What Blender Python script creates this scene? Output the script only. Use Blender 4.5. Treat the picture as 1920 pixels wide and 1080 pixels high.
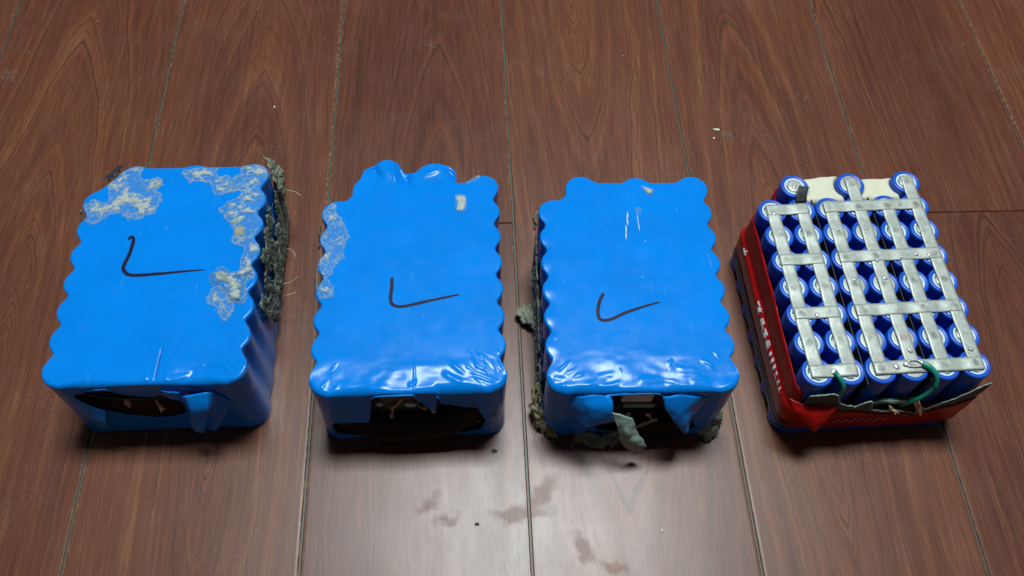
import bpy, math, random
import numpy as np
from mathutils import Matrix, Vector

for o in list(bpy.data.objects):
    bpy.data.objects.remove(o, do_unlink=True)
scene = bpy.context.scene
col = scene.collection
MM = 0.001

# ------------------------------------------------------------------ camera
TH, ROLL, CAM_H, FPX = 1.0302, 0.0624, 0.52093, 1651.7
cam_d = bpy.data.cameras.new("camera")
cam_d.sensor_width = 36.0
cam_d.lens = 36.0 * FPX / 1920.0
cam_d.clip_start = 0.01
cam_d.clip_end = 50.0
cam = bpy.data.objects.new("camera", cam_d)
col.objects.link(cam)
_r = Vector((1, 0, 0)); _f = Vector((0, math.cos(TH), -math.sin(TH))); _u = Vector((0, math.sin(TH), math.cos(TH)))
_r2 = math.cos(ROLL) * _r + math.sin(ROLL) * _u
_u2 = -math.sin(ROLL) * _r + math.cos(ROLL) * _u
cam.matrix_world = Matrix(((_r2.x, _u2.x, -_f.x, 0), (_r2.y, _u2.y, -_f.y, 0), (_r2.z, _u2.z, -_f.z, CAM_H), (0, 0, 0, 1)))
scene.camera = cam

# ------------------------------------------------------------------ light
world = bpy.data.worlds.new("World")
scene.world = world
world.use_nodes = True
wb = world.node_tree.nodes["Background"]
wb.inputs[0].default_value = (0.86, 0.95, 1.0, 1)
wb.inputs[1].default_value = 0.05

lamp_d = bpy.data.lights.new("ceiling_lamp", 'AREA')
lamp_d.shape = 'RECTANGLE'
lamp_d.size = 0.80
lamp_d.size_y = 0.50
lamp_d.energy = 66.0
lamp_d.color = (0.90, 1.0, 1.0)
lamp = bpy.data.objects.new("ceiling_lamp", lamp_d)
col.objects.link(lamp)
lamp.location = (0.10, 0.82, 2.4)
lamp.rotation_euler = (0, 0, 0.1)

scene.view_settings.view_transform = 'Standard'
scene.view_settings.look = 'None'
scene.view_settings.exposure = 0.0
scene.view_settings.gamma = 1.0
scene.view_settings.use_curve_mapping = False

rng = np.random.default_rng(7)
random.seed(7)

# ------------------------------------------------------------------ numeric helpers
def _hash(ix, iy, iz, seed):
    h = (ix.astype(np.int64) * 374761393 + iy.astype(np.int64) * 668265263 + iz.astype(np.int64) * 2147483647 + seed * 144665) & 0xffffffff
    h = ((h ^ (h >> 13)) * 1274126177) & 0xffffffff
    h = (h ^ (h >> 16)) & 0xffffffff
    return h / 4294967295.0

def vnoise(x, y, z=0.0, seed=0):
    x, y, z = np.broadcast_arrays(np.asarray(x, float), np.asarray(y, float), np.asarray(z, float))
    ix, iy, iz = np.floor(x), np.floor(y), np.floor(z)
    fx, fy, fz = x - ix, y - iy, z - iz
    fx, fy, fz = [f * f * (3 - 2 * f) for f in (fx, fy, fz)]
    out = 0
    for a in (0, 1):
        for b in (0, 1):
            for c in (0, 1):
                w = (fx if a else 1 - fx) * (fy if b else 1 - fy) * (fz if c else 1 - fz)
                out = out + w * _hash(ix + a, iy + b, iz + c, seed)
    return out * 2 - 1

def fbm(x, y, z=0.0, seed=0, octs=4):
    s, a = 0, 1.0
    for i in range(octs):
        s = s + a * vnoise(np.asarray(x) * 2 ** i, np.asarray(y) * 2 ** i, np.asarray(z) * 2 ** i, seed + i * 17)
        a *= 0.5
    return s / 1.6

def sstep(a, b, x):
    t = np.clip((np.asarray(x, float) - a) / (b - a), 0, 1)
    return t * t * (3 - 2 * t)

# ------------------------------------------------------------------ object helpers
def tag(o, label=None, cat=None, group=None, kind=None):
    if label: o["label"] = label
    if cat: o["category"] = cat
    if group: o["group"] = group
    if kind: o["kind"] = kind
    return o

def empty(name, loc=(0, 0, 0), rz=0.0, size=0.02):
    o = bpy.data.objects.new(name, None)
    o.empty_display_size = size
    o.location = [v * MM for v in loc]
    o.rotation_euler = (0, 0, rz)
    col.objects.link(o)
    return o

def make_mesh(name, verts, faces, mat, smooth=True):
    me = bpy.data.meshes.new(name)
    v = np.asarray(verts, float) * MM
    me.from_pydata(v.tolist(), [], [tuple(int(i) for i in f) for f in faces])
    me.update()
    if smooth:
        me.polygons.foreach_set("use_smooth", [True] * len(me.polygons))
    if mat: me.materials.append(mat)
    return me

def link(name, me, parent=None, loc=None, rot=None):
    o = bpy.data.objects.new(name, me)
    col.objects.link(o)
    if parent is not None: o.parent = parent
    if loc is not None: o.location = [v * MM for v in loc]
    if rot is not None: o.rotation_euler = rot
    return o

def obj(name, verts, faces, mat, parent=None, smooth=True, solid=None, offset=-1.0, bevel=None, autosmooth=None):
    o = link(name, make_mesh(name, verts, faces, mat, smooth), parent)
    if solid:
        m = o.modifiers.new("thickness", 'SOLIDIFY'); m.thickness = solid * MM; m.offset = offset
    if bevel:
        m = o.modifiers.new("bevel", 'BEVEL'); m.width = bevel * MM; m.segments = 2; m.limit_method = 'ANGLE'
    return o

def grid_faces(nr, nc, close_c=False, off=0):
    f = []
    for i in range(nr - 1):
        for j in range(nc if close_c else nc - 1):
            a = off + i * nc + j; b = off + i * nc + (j + 1) % nc
            f.append((a, b, b + nc, a + nc))
    return f

def catmull(P, n):
    P = np.asarray(P, float)
    m = len(P)
    if m == 2:
        t = np.linspace(0, 1, n)[:, None]
        return P[0] * (1 - t) + P[1] * t
    Q = np.vstack([2 * P[0] - P[1], P, 2 * P[-1] - P[-2]])
    out = []
    for u in np.linspace(0, m - 1, n):
        i = min(int(u), m - 2); t = u - i
        p0, p1, p2, p3 = Q[i:i + 4]
        out.append(0.5 * ((2 * p1) + (-p0 + p2) * t + (2 * p0 - 5 * p1 + 4 * p2 - p3) * t * t + (-p0 + 3 * p1 - 3 * p2 + p3) * t ** 3))
    return np.array(out)

def loft(curves, nu=18, nv=18, lin=False):
    A = np.array([catmull(c, nu) for c in curves])
    if lin:
        t = np.linspace(0, len(A) - 1, nv); i = np.minimum(t.astype(int), len(A) - 2); f = (t - i)[:, None, None]
        return A[i] * (1 - f) + A[i + 1] * f
    B = np.array([catmull(A[:, j], nv) for j in range(nu)])      # nu, nv, 3
    B = B.transpose(1, 0, 2)                                       # nv, nu, 3
    return B

def sheet(name, curves, mat, parent, nu=18, nv=18, solid=0.35, rough=0.0, scale=0.2, seed=0, ragged=0.0, lin=False):
    B = loft(curves, nu, nv, lin)
    if rough:
        d = np.stack([fbm(B[..., 0] * scale, B[..., 1] * scale, B[..., 2] * scale, seed + k) for k in range(3)], -1)
        B = B + d * rough
    if ragged:
        e = vnoise(np.arange(nu) * 0.9, 0, 0, seed + 5)[:, None]
        B[-1] += (B[-1] - B[-2]) * e * ragged
        B[0] += (B[0] - B[1]) * vnoise(np.arange(nu) * 0.9, 3, 0, seed + 6)[:, None] * ragged
        e = vnoise(np.arange(nv) * 0.9, 7, 0, seed + 7)[:, None]
        B[:, -1] += (B[:, -1] - B[:, -2]) * e * ragged
        B[:, 0] += (B[:, 0] - B[:, 1]) * vnoise(np.arange(nv) * 0.9, 9, 0, seed + 8)[:, None] * ragged
    return obj(name, B.reshape(-1, 3), grid_faces(nv, nu), mat, parent, solid=solid, offset=0)

def tube_geo(P, rad, n=8, smooth_n=None):
    P = catmull(P, smooth_n) if smooth_n else np.asarray(P, float)
    m = len(P)
    rads = np.broadcast_to(np.asarray(rad, float), (m,)) if np.ndim(rad) == 0 else np.interp(np.linspace(0, 1, m), np.linspace(0, 1, len(rad)), rad)
    V = []; F = []
    T = np.gradient(P, axis=0)
    T /= np.linalg.norm(T, axis=1)[:, None] + 1e-9
    ref = np.array([0.13, 0.31, 0.94])
    for i in range(m):
        a = np.cross(T[i], ref); a /= np.linalg.norm(a) + 1e-9
        b = np.cross(T[i], a)
        for k in range(n):
            t = 2 * math.pi * k / n
            V.append(P[i] + rads[i] * (a * math.cos(t) + b * math.sin(t)))
    F = grid_faces(m, n, True)
    F.append(tuple(range(n))[::-1]); F.append(tuple((m - 1) * n + k for k in range(n)))
    return V, F

def tube(name, P, rad, mat, parent, n=8, smooth_n=24):
    V, F = tube_geo(P, rad, n, smooth_n)
    return obj(name, V, F, mat, parent)

def merge(geos):
    V = []; F = []
    for v, f in geos:
        o = len(V); V += [tuple(p) for p in v]; F += [tuple(i + o for i in q) for q in f]
    return V, F

def box_geo(x0, x1, y0, y1, z0, z1):
    v = [(x0, y0, z0), (x1, y0, z0), (x1, y1, z0), (x0, y1, z0), (x0, y0, z1), (x1, y0, z1), (x1, y1, z1), (x0, y1, z1)]
    f = [(0, 3, 2, 1), (4, 5, 6, 7), (0, 1, 5, 4), (1, 2, 6, 5), (2, 3, 7, 6), (3, 0, 4, 7)]
    return v, f

def hair_geo(roots, dirs, length, width=0.18, curl=0.5, seed=1):
    g = np.random.default_rng(seed)
    V = []; F = []
    for p, d in zip(np.asarray(roots, float), np.asarray(dirs, float)):
        L = length * g.uniform(0.35, 1.3)
        d = d + g.normal(0, 0.5, 3); d /= np.linalg.norm(d) + 1e-9
        c = g.normal(0, curl, 3)
        pts = [p + d * L * t + c * L * t * t for t in (0, 0.33, 0.66, 1.0)]
        v, f = tube_geo(pts, [width, width * 0.8, width * 0.6, width * 0.25], n=3)
        o = len(V); V += v; F += [tuple(i + o for i in q) for q in f]
    return V, F

# ------------------------------------------------------------------ materials
class NT:
    def __init__(self, name):
        self.m = bpy.data.materials.new(name); self.m.use_nodes = True
        self.t = self.m.node_tree; self.n = self.t.nodes
        self.b = self.n["Principled BSDF"]
    def N(self, kind, **kw):
        n = self.n.new(kind)
        for k, v in kw.items(): setattr(n, k, v)
        return n
    def L(self, a, b): self.t.links.new(a, b)
    def val(self, sock, v):
        if hasattr(v, "is_linked") or isinstance(v, bpy.types.NodeSocket): self.L(v, sock)
        else: sock.default_value = v
    def math(self, op, a, b=None, c=None, clamp=False):
        n = self.N("ShaderNodeMath", operation=op); n.use_clamp = clamp
        self.val(n.inputs[0], a)
        if b is not None: self.val(n.inputs[1], b)
        if c is not None: self.val(n.inputs[2], c)
        return n.outputs[0]
    def noise(self, vec, scale, detail=3, rough=0.55, dim='3D', w=None, dist=0.0):
        n = self.N("ShaderNodeTexNoise", noise_dimensions=dim)
        if dim != '1D' and vec is not None: self.L(vec, n.inputs["Vector"])
        if w is not None: self.val(n.inputs["W"], w)
        n.inputs["Scale"].default_value = scale; n.inputs["Detail"].default_value = detail
        n.inputs["Roughness"].default_value = rough; n.inputs["Distortion"].default_value = dist
        return n.outputs[0]
    def ramp(self, fac, stops):
        n = self.N("ShaderNodeValToRGB"); self.L(fac, n.inputs[0])
        e = n.color_ramp.elements
        while len(e) < len(stops): e.new(0.5)
        for i, (p, c) in enumerate(stops):
            e[i].position = p; e[i].color = (*c, 1) if len(c) == 3 else c
        return n.outputs[0]
    def smooth(self, x, a, b):
        n = self.N("ShaderNodeMapRange", interpolation_type='SMOOTHSTEP'); self.val(n.inputs[0], x)
        n.inputs[1].default_value = a; n.inputs[2].default_value = b
        return n.outputs[0]
    def mix(self, f, a, b, blend='MIX'):
        n = self.N("ShaderNodeMix", data_type='RGBA', blend_type=blend)
        self.val(n.inputs["Factor"], f)
        self.val(n.inputs[6], a if not isinstance(a, tuple) else (*a, 1)); self.val(n.inputs[7], b if not isinstance(b, tuple) else (*b, 1))
        return n.outputs[2]
    def obco(self): return self.N("ShaderNodeTexCoord").outputs["Object"]
    def scalevec(self, v, s):
        n = self.N("ShaderNodeVectorMath", operation='MULTIPLY'); self.L(v, n.inputs[0]); n.inputs[1].default_value = s
        return n.outputs[0]
    def bump(self, h, strength, dist_mm):
        n = self.N("ShaderNodeBump"); n.inputs["Strength"].default_value = strength; n.inputs["Distance"].default_value = dist_mm * MM
        self.L(h, n.inputs["Height"]); self.L(n.outputs[0], self.b.inputs["Normal"]); return n
    def set(self, **kw):
        for k, v in kw.items():
            self.val(self.b.inputs[k.replace("_", " ")], (*v, 1) if isinstance(v, tuple) and len(v) == 3 else v)

def plain(name, color, rough=0.5, metal=0.0, var=0.15, scale=300, bump=0.0, spec=0.5, bump_scale=None):
    t = NT(name); co = t.obco()
    n = t.noise(co, scale, 4)
    f = t.math('MULTIPLY_ADD', n, 2 * var, 1 - var)
    mx = t.N("ShaderNodeVectorMath", operation='SCALE'); mx.inputs[0].default_value = color; t.L(f, mx.inputs["Scale"])
    t.L(mx.outputs[0], t.b.inputs["Base Color"])
    t.set(Roughness=rough, Metallic=metal); t.b.inputs["Specular IOR Level"].default_value = spec
    if bump: t.bump(t.noise(co, bump_scale or scale, 4), 1.0, bump)
    return t.m

def film_material(name, color, seed, rough=0.17):
    t = NT(name); co = t.obco()
    off = t.N("ShaderNodeVectorMath", operation='ADD'); t.L(co, off.inputs[0]); off.inputs[1].default_value = (seed * 1.7, seed * 0.9, 0)
    co = off.outputs[0]
    big = t.noise(co, 28, 3)
    c1 = t.mix(t.smooth(big, 0.3, 0.75), tuple(v * 0.94 for v in color), tuple(min(1, v * 1.05) for v in color))
    # pale scuffs drawn lengthwise and small rubbed spots
    sc = t.noise(t.scalevec(co, (260, 45, 60)), 1.0, 5, 0.65)
    scf = t.math('MULTIPLY', t.smooth(sc, 0.62, 0.80), t.smooth(t.noise(co, 20, 2), 0.45, 0.65))
    c2 = t.mix(t.math('MULTIPLY', scf, 0.45), c1, (0.35, 0.55, 0.85))
    sp = t.noise(co, 420, 2)
    c3 = t.mix(t.math('MULTIPLY', t.smooth(sp, 0.75, 0.80), 0.45), c2, (0.6, 0.72, 0.85))
    gr = t.math('MULTIPLY', t.smooth(t.noise(co, 55, 5, 0.7), 0.58, 0.8), 0.30)
    c4 = t.mix(gr, c3, (0.03, 0.10, 0.28))
    t.L(c4, t.b.inputs["Base Color"])
    r = t.math('MULTIPLY_ADD', t.noise(co, 90, 4), 0.20, rough - 0.08)
    t.L(r, t.b.inputs["Roughness"])
    t.b.inputs["Specular IOR Level"].default_value = 0.21
    h = t.math('ADD', t.noise(co, 60, 3), t.math('MULTIPLY', t.noise(co, 700, 2), 0.05))
    t.bump(h, 0.12, 0.2)
    return t.m

FILM = (0.001, 0.225, 0.80)
M_film = [film_material("blue_shrink_film_%d" % i, FILM, i) for i in range(3)]
M_core = plain("dark_core", (0.012, 0.012, 0.016), 0.6)
M_black = plain("black_rubber", (0.006, 0.006, 0.006), 0.42, bump=0.15, scale=200, spec=0.15)
M_brown = plain("dark_brown_board", (0.012, 0.010, 0.008), 0.6, spec=0.1, var=0.4, scale=150)
M_pcb = plain("green_circuit_board", (0.012, 0.07, 0.045), 0.3, var=0.5, scale=350)
M_copper = plain("copper_strand", (0.72, 0.46, 0.30), 0.45, metal=0.3)
M_ink = plain("marker_ink", (0.008, 0.006, 0.03), 0.5, spec=0.2, var=0.5, scale=500)
M_paper2 = plain("dark_insulating_paper", (0.055, 0.085, 0.075), 0.7, var=0.3, scale=260, bump=0.2)
M_paper = plain("grey_green_insulating_paper", (0.27, 0.38, 0.33), 0.75, var=0.25, scale=260, bump=0.2)
M_paperedge = plain("pale_torn_paper", (0.26, 0.33, 0.29), 0.85, var=0.3, scale=500)
M_whitecomp = plain("white_component", (0.62, 0.66, 0.62), 0.4, var=0.15)
M_solder = plain("solder", (0.66, 0.68, 0.66), 0.25, metal=0.45, bump=0.3, scale=600)
M_wire = plain("green_wire_sleeve", (0.008, 0.25, 0.165), 0.35)
M_red = plain("red_shrink_film", (0.45, 0.010, 0.008), 0.24, spec=0.16, var=0.12, scale=60, bump=0.12, bump_scale=120)
M_whiteprint = plain("white_print", (0.72, 0.70, 0.70), 0.35, var=0.2, scale=700)
M_grayfilm = plain("dark_grey_film", (0.035, 0.042, 0.055), 0.35)
M_foam = plain("cream_foam", (0.70, 0.69, 0.52), 0.55, var=0.08, scale=120, bump=0.3)
M_cell = plain("cell_sleeve_blue", (0.003, 0.09, 0.58), 0.36, var=0.08, scale=80)
M_cellring = plain("cell_insulator_pale", (0.60, 0.76, 0.88), 0.45, var=0.08)
M_dark = plain("dark_gap", (0.015, 0.015, 0.015), 0.6)
M_steel = plain("cell_steel", (0.50, 0.54, 0.50), 0.38, metal=0.25, var=0.12, scale=500)
M_sep = plain("black_separator", (0.02, 0.022, 0.024), 0.5)
M_lint = plain("pale_lint", (0.5, 0.48, 0.42), 0.9)
M_grit = plain("dark_grit", (0.05, 0.045, 0.04), 0.8)

def nickel_material():
    t = NT("nickel_strip_metal"); co = t.obco()
    n = t.noise(co, 120, 5, 0.65)
    c = t.ramp(n, [(0.3, (0.36, 0.40, 0.37)), (0.52, (0.48, 0.52, 0.48)), (0.75, (0.60, 0.63, 0.57))])
    r = t.math('MULTIPLY_ADD', t.noise(co, 260, 4), 0.25, 0.33)
    t.L(c, t.b.inputs["Base Color"]); t.L(r, t.b.inputs["Roughness"])
    sp = t.N("ShaderNodeSeparateXYZ"); t.L(co, sp.inputs[0])
    fx = t.math('SUBTRACT', t.math('FRACT', t.math('MULTIPLY_ADD', sp.outputs[0], 1 / 0.019, 100.0)), 0.5)
    fy = t.math('SUBTRACT', t.math('FRACT', t.math('MULTIPLY_ADD', sp.outputs[1], 1 / 0.0191, 100.5)), 0.5)
    dd = t.math('SQRT', t.math('ADD', t.math('MULTIPLY', fx, fx), t.math('MULTIPLY', fy, fy)))
    jn = t.noise(co, 420, 4, 0.7)
    burn = t.math('MULTIPLY', t.math('SUBTRACT', 1.0, t.smooth(t.math('ADD', dd, t.math('MULTIPLY_ADD', jn, 0.24, -0.12)), 0.06, 0.17)), t.smooth(t.noise(co, 90, 2), 0.35, 0.60))
    c = t.mix(t.math('MULTIPLY', burn, 0.75), c, (0.17, 0.18, 0.165))
    stn = t.smooth(t.noise(co, 75, 5, 0.7), 0.56, 0.74)
    c = t.mix(t.math('MULTIPLY', stn, 0.35), c, (0.42, 0.40, 0.30))
    t.L(c, t.b.inputs["Base Color"])
    t.set(Metallic=0.30)
    t.bump(t.math('ADD', t.noise(co, 160, 3), t.math('MULTIPLY', t.noise(t.scalevec(co, (1200, 120, 1)), 1.0, 3), 0.2)), 0.6, 0.35)
    return t.m
M_nickel = nickel_material()
M_pinkstain = plain("pink_ink_mark", (0.50, 0.32, 0.33), 0.5, var=0.2, scale=600)

def felt_material(name, dark, light):
    t = NT(name); co = t.obco()
    n = t.noise(co, 160, 6, 0.75)
    s = t.noise(t.scalevec(co, (300, 300, 70)), 1.0, 5, 0.7)
    f = t.math('ADD', t.math('MULTIPLY', n, 0.55), t.math('MULTIPLY', s, 0.45))
    c = t.ramp(f, [(0.36, dark), (0.52, tuple((a + b) / 2 * 0.8 for a, b in zip(dark, light))), (0.68, light)])
    pt = t.noise(co, 45, 3, 0.6)
    c = t.mix(t.smooth(pt, 0.42, 0.62), t.mix(0.55, c, dark), c)
    c = t.mix(t.math('MULTIPLY', t.smooth(pt, 0.58, 0.70), 0.6), c, light)
    t.L(c, t.b.inputs["Base Color"]); t.set(Roughness=0.9); t.b.inputs["Specular IOR Level"].default_value = 0.2
    t.bump(f, 1.0, 1.2)
    return t.m
M_felt = felt_material("green_grey_felt", (0.05, 0.085, 0.075), (0.58, 0.60, 0.45))
M_felt2 = felt_material("beige_felt", (0.16, 0.18, 0.13), (0.62, 0.62, 0.47))
M_feltbrown = felt_material("brown_yellow_felt", (0.12, 0.10, 0.05), (0.55, 0.50, 0.30))
M_fibre = plain("pale_fibre", (0.42, 0.43, 0.32), 0.8)
M_scrap = felt_material("cream_scrap", (0.30, 0.32, 0.24), (0.72, 0.73, 0.58))
M_fibredark = plain("dark_fibre", (0.14, 0.16, 0.11), 0.9)

def residue_material():
    t = NT("dried_glue_residue"); co = t.obco()
    at = t.N("ShaderNodeAttribute", attribute_name="thick").outputs["Fac"]
    n1 = t.noise(co, 330, 6, 0.72)
    n2 = t.noise(co, 110, 4, 0.65)
    e = t.math('ADD', at, t.math('MULTIPLY_ADD', n1, 1.3, -0.65))
    e = t.math('ADD', e, t.math('MULTIPLY_ADD', n2, 1.6, -0.80))
    wob = t.N("ShaderNodeVectorMath", operation='ADD'); t.L(co, wob.inputs[0])
    wn = t.N("ShaderNodeTexNoise"); t.L(co, wn.inputs["Vector"]); wn.inputs["Scale"].default_value = 160; wn.inputs["Detail"].default_value = 4
    t.L(t.scalevec(wn.outputs["Color"], (0.012, 0.012, 0.012)), wob.inputs[1])
    vo = t.N("ShaderNodeTexVoronoi", feature='DISTANCE_TO_EDGE'); t.L(wob.outputs[0], vo.inputs["Vector"]); vo.inputs["Scale"].default_value = 190
    lines = t.math('MULTIPLY', t.math('SUBTRACT', 1.0, t.smooth(vo.outputs["Distance"], 0.02, 0.16)), t.smooth(n2, 0.40, 0.58))
    rim = t.math('MULTIPLY', t.smooth(e, -0.10, 0.10), t.math('SUBTRACT', 1.0, t.smooth(e, 0.10, 0.30)))
    thick = t.smooth(t.math('ADD', e, t.math('MULTIPLY_ADD', n2, 3.0, -1.5)), 0.75, 1.25)
    white = t.math('MAXIMUM', t.math('MAXIMUM', t.math('MULTIPLY', lines, 0.75), thick), t.math('MULTIPLY', rim, 0.5))
    body = t.math('MULTIPLY', t.smooth(e, -0.20, 0.05), t.smooth(at, -0.30, 0.0))
    alpha = t.math('MULTIPLY', body, t.math('MULTIPLY_ADD', white, 0.62, 0.26))
    c = t.mix(white, (0.16, 0.42, 0.62), (0.50, 0.55, 0.50))
    c = t.mix(t.math('MULTIPLY', t.smooth(n1, 0.58, 0.75), white), c, (0.80, 0.84, 0.78))
    t.L(c, t.b.inputs["Base Color"]); t.L(t.math('MULTIPLY', alpha, 1.0, clamp=True), t.b.inputs["Alpha"])
    t.set(Roughness=0.42)
    t.bump(t.math('ADD', n1, n2), 1.0, 1.0)
    return t.m
M_residue = residue_material()

def wood_material():
    t = NT("red_brown_laminate"); co = t.obco()
    sep = t.N("ShaderNodeSeparateXYZ"); t.L(co, sep.inputs[0])
    def attr(a):
        n = t.N("ShaderNodeAttribute", attribute_type='OBJECT', attribute_name=a); return n.outputs["Fac"]
    X = t.math('MULTIPLY', sep.outputs[0], 1000.0); Y = t.math('MULTIPLY', sep.outputs[1], 1000.0)
    sd = attr("grain_seed")
    cb = t.N("ShaderNodeCombineXYZ")
    t.L(t.math('ADD', X, t.math('MULTIPLY', sd, 531.0)), cb.inputs[0]); t.L(t.math('ADD', Y, t.math('MULTIPLY', sd, 977.0)), cb.inputs[1]); t.L(sd, cb.inputs[2])
    P = cb.outputs[0]
    wx = t.math('MULTIPLY_ADD', t.noise(t.scalevec(P, (0.022, 0.010, 1)), 1.0, 2), 12.0, -6.0)
    wx2 = t.math('MULTIPLY_ADD', t.noise(t.scalevec(P, (0.10, 0.03, 1)), 1.0, 2), 2.4, -1.2)
    wy = t.math('MULTIPLY_ADD', t.noise(t.scalevec(P, (0.03, 0.008, 1)), 1.0, 2), 30.0, -15.0)
    dx = t.math('SUBTRACT', t.math('ADD', t.math('ADD', X, wx), wx2), attr("grain_x"))
    dy = t.math('MULTIPLY', t.math('SUBTRACT', t.math('ADD', Y, wy), attr("grain_y")), attr("grain_k"))
    r = t.math('SQRT', t.math('ADD', t.math('MULTIPLY', dx, dx), t.math('MULTIPLY', dy, dy)))
    r = t.math('ADD', t.math('ADD', r, t.math('MULTIPLY', t.math('ABSOLUTE', dx), 0.22)), t.math('MULTIPLY', sd, 300.0))
    ring = t.noise(None, 0.13, 3, 0.62, dim='1D', w=r)
    edge = t.noise(None, 0.42, 2, 0.5, dim='1D', w=t.math('ADD', r, 71.0))
    line = t.math('SUBTRACT', 1.0, t.smooth(t.math('ABSOLUTE', t.math('SUBTRACT', edge, 0.5)), 0.0, 0.055))
    line = t.math('MULTIPLY', line, t.smooth(ring, 0.40, 0.60))
    fib = t.noise(t.scalevec(P, (1.1, 0.035, 1)), 1.0, 4, 0.7)
    fib2 = t.noise(t.scalevec(P, (0.30, 0.012, 1)), 1.0, 3, 0.6)
    patch = t.noise(t.scalevec(P, (0.016, 0.005, 1)), 1.0, 2, 0.5)
    pore = t.smooth(t.noise(t.scalevec(P, (2.2, 0.11, 1)), 1.0, 2, 0.5), 0.60, 0.72)
    v = t.math('ADD', t.math('MULTIPLY', ring, 0.32), t.math('ADD', t.math('MULTIPLY', fib, 0.36), t.math('ADD', t.math('MULTIPLY', fib2, 0.24), t.math('MULTIPLY', patch, 0.26))))
    v = t.math('ADD', v, t.math('MULTIPLY_ADD', attr("tone"), 0.14, -0.155))
    c = t.ramp(v, [(0.31, (0.060, 0.0175, 0.0110)), (0.44, (0.114, 0.0345, 0.0190)), (0.56, (0.165, 0.053, 0.0262)), (0.72, (0.265, 0.108, 0.044))])
    c = t.mix(t.math('MULTIPLY', line, 0.62), c, (0.034, 0.013, 0.009))
    c = t.mix(t.math('MULTIPLY', pore, 0.42), c, (0.032, 0.013, 0.009))
    gold = t.math('MULTIPLY', t.smooth(t.noise(t.scalevec(P, (1.6, 0.06, 1)), 1.0, 3, 0.6), 0.60, 0.74), t.smooth(fib2, 0.44, 0.60))
    c = t.mix(t.math('MULTIPLY', gold, 0.45), c, (0.31, 0.145, 0.050))
    # worn bevel edges: bare fibre shows as orange specks
    ax = t.math('ABSOLUTE', X)
    em = t.math('MULTIPLY', t.smooth(t.math('ADD', ax, t.math('MULTIPLY', t.noise(t.scalevec(P, (0.5, 0.25, 1)), 1.0, 3), 3.2)), 66.2, 68.0),
                t.smooth(t.noise(t.scalevec(P, (0.9, 0.22, 1)), 1.0, 3, 0.65), 0.46, 0.60))
    em = t.math('MULTIPLY', em, attr("wear"))
    c = t.mix(t.math('MULTIPLY', em, 0.8), c, (0.36, 0.20, 0.09))
    # faint dust
    geo = t.N("ShaderNodeNewGeometry").outputs["Position"]
    dn = t.noise(t.scalevec(geo, (1000, 1000, 1)), 0.03, 5, 0.65)
    dn2 = t.noise(t.scalevec(geo, (1000, 1000, 1)), 0.45, 3, 0.6)
    dust = t.math('MULTIPLY', t.smooth(dn, 0.46, 0.70), t.smooth(dn2, 0.42, 0.62))
    c = t.mix(t.math('MULTIPLY', dust, 0.07), c, (0.33, 0.31, 0.28))
    speck = t.smooth(t.noise(t.scalevec(geo, (1000, 1000, 1)), 0.9, 1, 0.4), 0.80, 0.86)
    c = t.mix(t.math('MULTIPLY', speck, 0.6), c, (0.42, 0.36, 0.30))
    t.L(c, t.b.inputs["Base Color"])
    # gloss: slightly smeary lacquer, with dried spill marks that are duller
    gs = t.N("ShaderNodeSeparateXYZ"); t.L(geo, gs.inputs[0])
    gx = t.math('MULTIPLY', gs.outputs[0], 1000.0); gy = t.math('MULTIPLY', gs.outputs[1], 1000.0)
    sx = t.math('MULTIPLY_ADD', t.noise(t.scalevec(geo, (60, 60, 1)), 1.0, 4, 0.7), 22.0, -11.0)
    sy = t.math('MULTIPLY_ADD', t.noise(t.scalevec(geo, (55, 55, 7)), 1.0, 4, 0.7), 22.0, -11.0)
    spill = None
    for (ex, ey, ea, eb, er) in STAINS:
        cs, sn = math.cos(er), math.sin(er)
        ux = t.math('ADD', t.math('SUBTRACT', gx, ex), sx); uy = t.math('ADD', t.math('SUBTRACT', gy, ey), sy)
        a = t.math('DIVIDE', t.math('ADD', t.math('MULTIPLY', ux, cs), t.math('MULTIPLY', uy, sn)), ea)
        b = t.math('DIVIDE', t.math('SUBTRACT', t.math('MULTIPLY', uy, cs), t.math('MULTIPLY', ux, sn)), eb)
        d = t.math('SQRT', t.math('ADD', t.math('MULTIPLY', a, a), t.math('MULTIPLY', b, b)))
        m = t.math('SUBTRACT', 1.0, t.smooth(d, 0.2, 1.25))
        spill = m if spill is None else t.math('MAXIMUM', spill, m)
    rg = t.math('MULTIPLY_ADD', t.noise(t.scalevec(P, (0.05, 0.02, 1)), 1.0, 4, 0.6), 0.10, 0.28)
    rg = t.math('ADD', rg, t.math('MULTIPLY', fib, 0.03))
    rg = t.math('ADD', rg, t.math('MULTIPLY', spill, 0.05))
    t.L(rg, t.b.inputs["Roughness"])
    t.L(t.math('SUBTRACT', 0.46, t.math('MULTIPLY', spill, 0.09)), t.b.inputs["Specular IOR Level"])
    h = t.math('ADD', t.math('MULTIPLY', fib, 0.6), t.math('MULTIPLY', pore, -0.5))
    t.bump(h, 0.22, 0.08)
    return t.m

STAINS = [(-42, 158, 11, 5, 0.9), (25, 168, 15, 6, 1.0), (14, 156, 20, 5, 0.25), (52, 137, 12, 5, -0.8), (-30, 150, 8, 4, 0.4), (70, 128, 10, 4, -0.3)]
M_wood = wood_material()
M_seam = plain("dirty_seam_filler", (0.055, 0.085, 0.072), 0.45, var=0.3, scale=200)

# ------------------------------------------------------------------ floor
SY, S0, PW = 0.09736, -368.58, 134.157
floor_v = [(-3000, -2000, -1.1), (3000, -2000, -1.1), (3000, 4000, -1.1), (-3000, 4000, -1.1)]
floor = obj("wooden_floor", floor_v, [(0, 1, 2, 3)], M_seam, smooth=False)
floor.rotation_euler = (0, 0, SY)
tag(floor, "red-brown wood-grain laminate floor under the battery packs", "floor", kind="structure")

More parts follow.
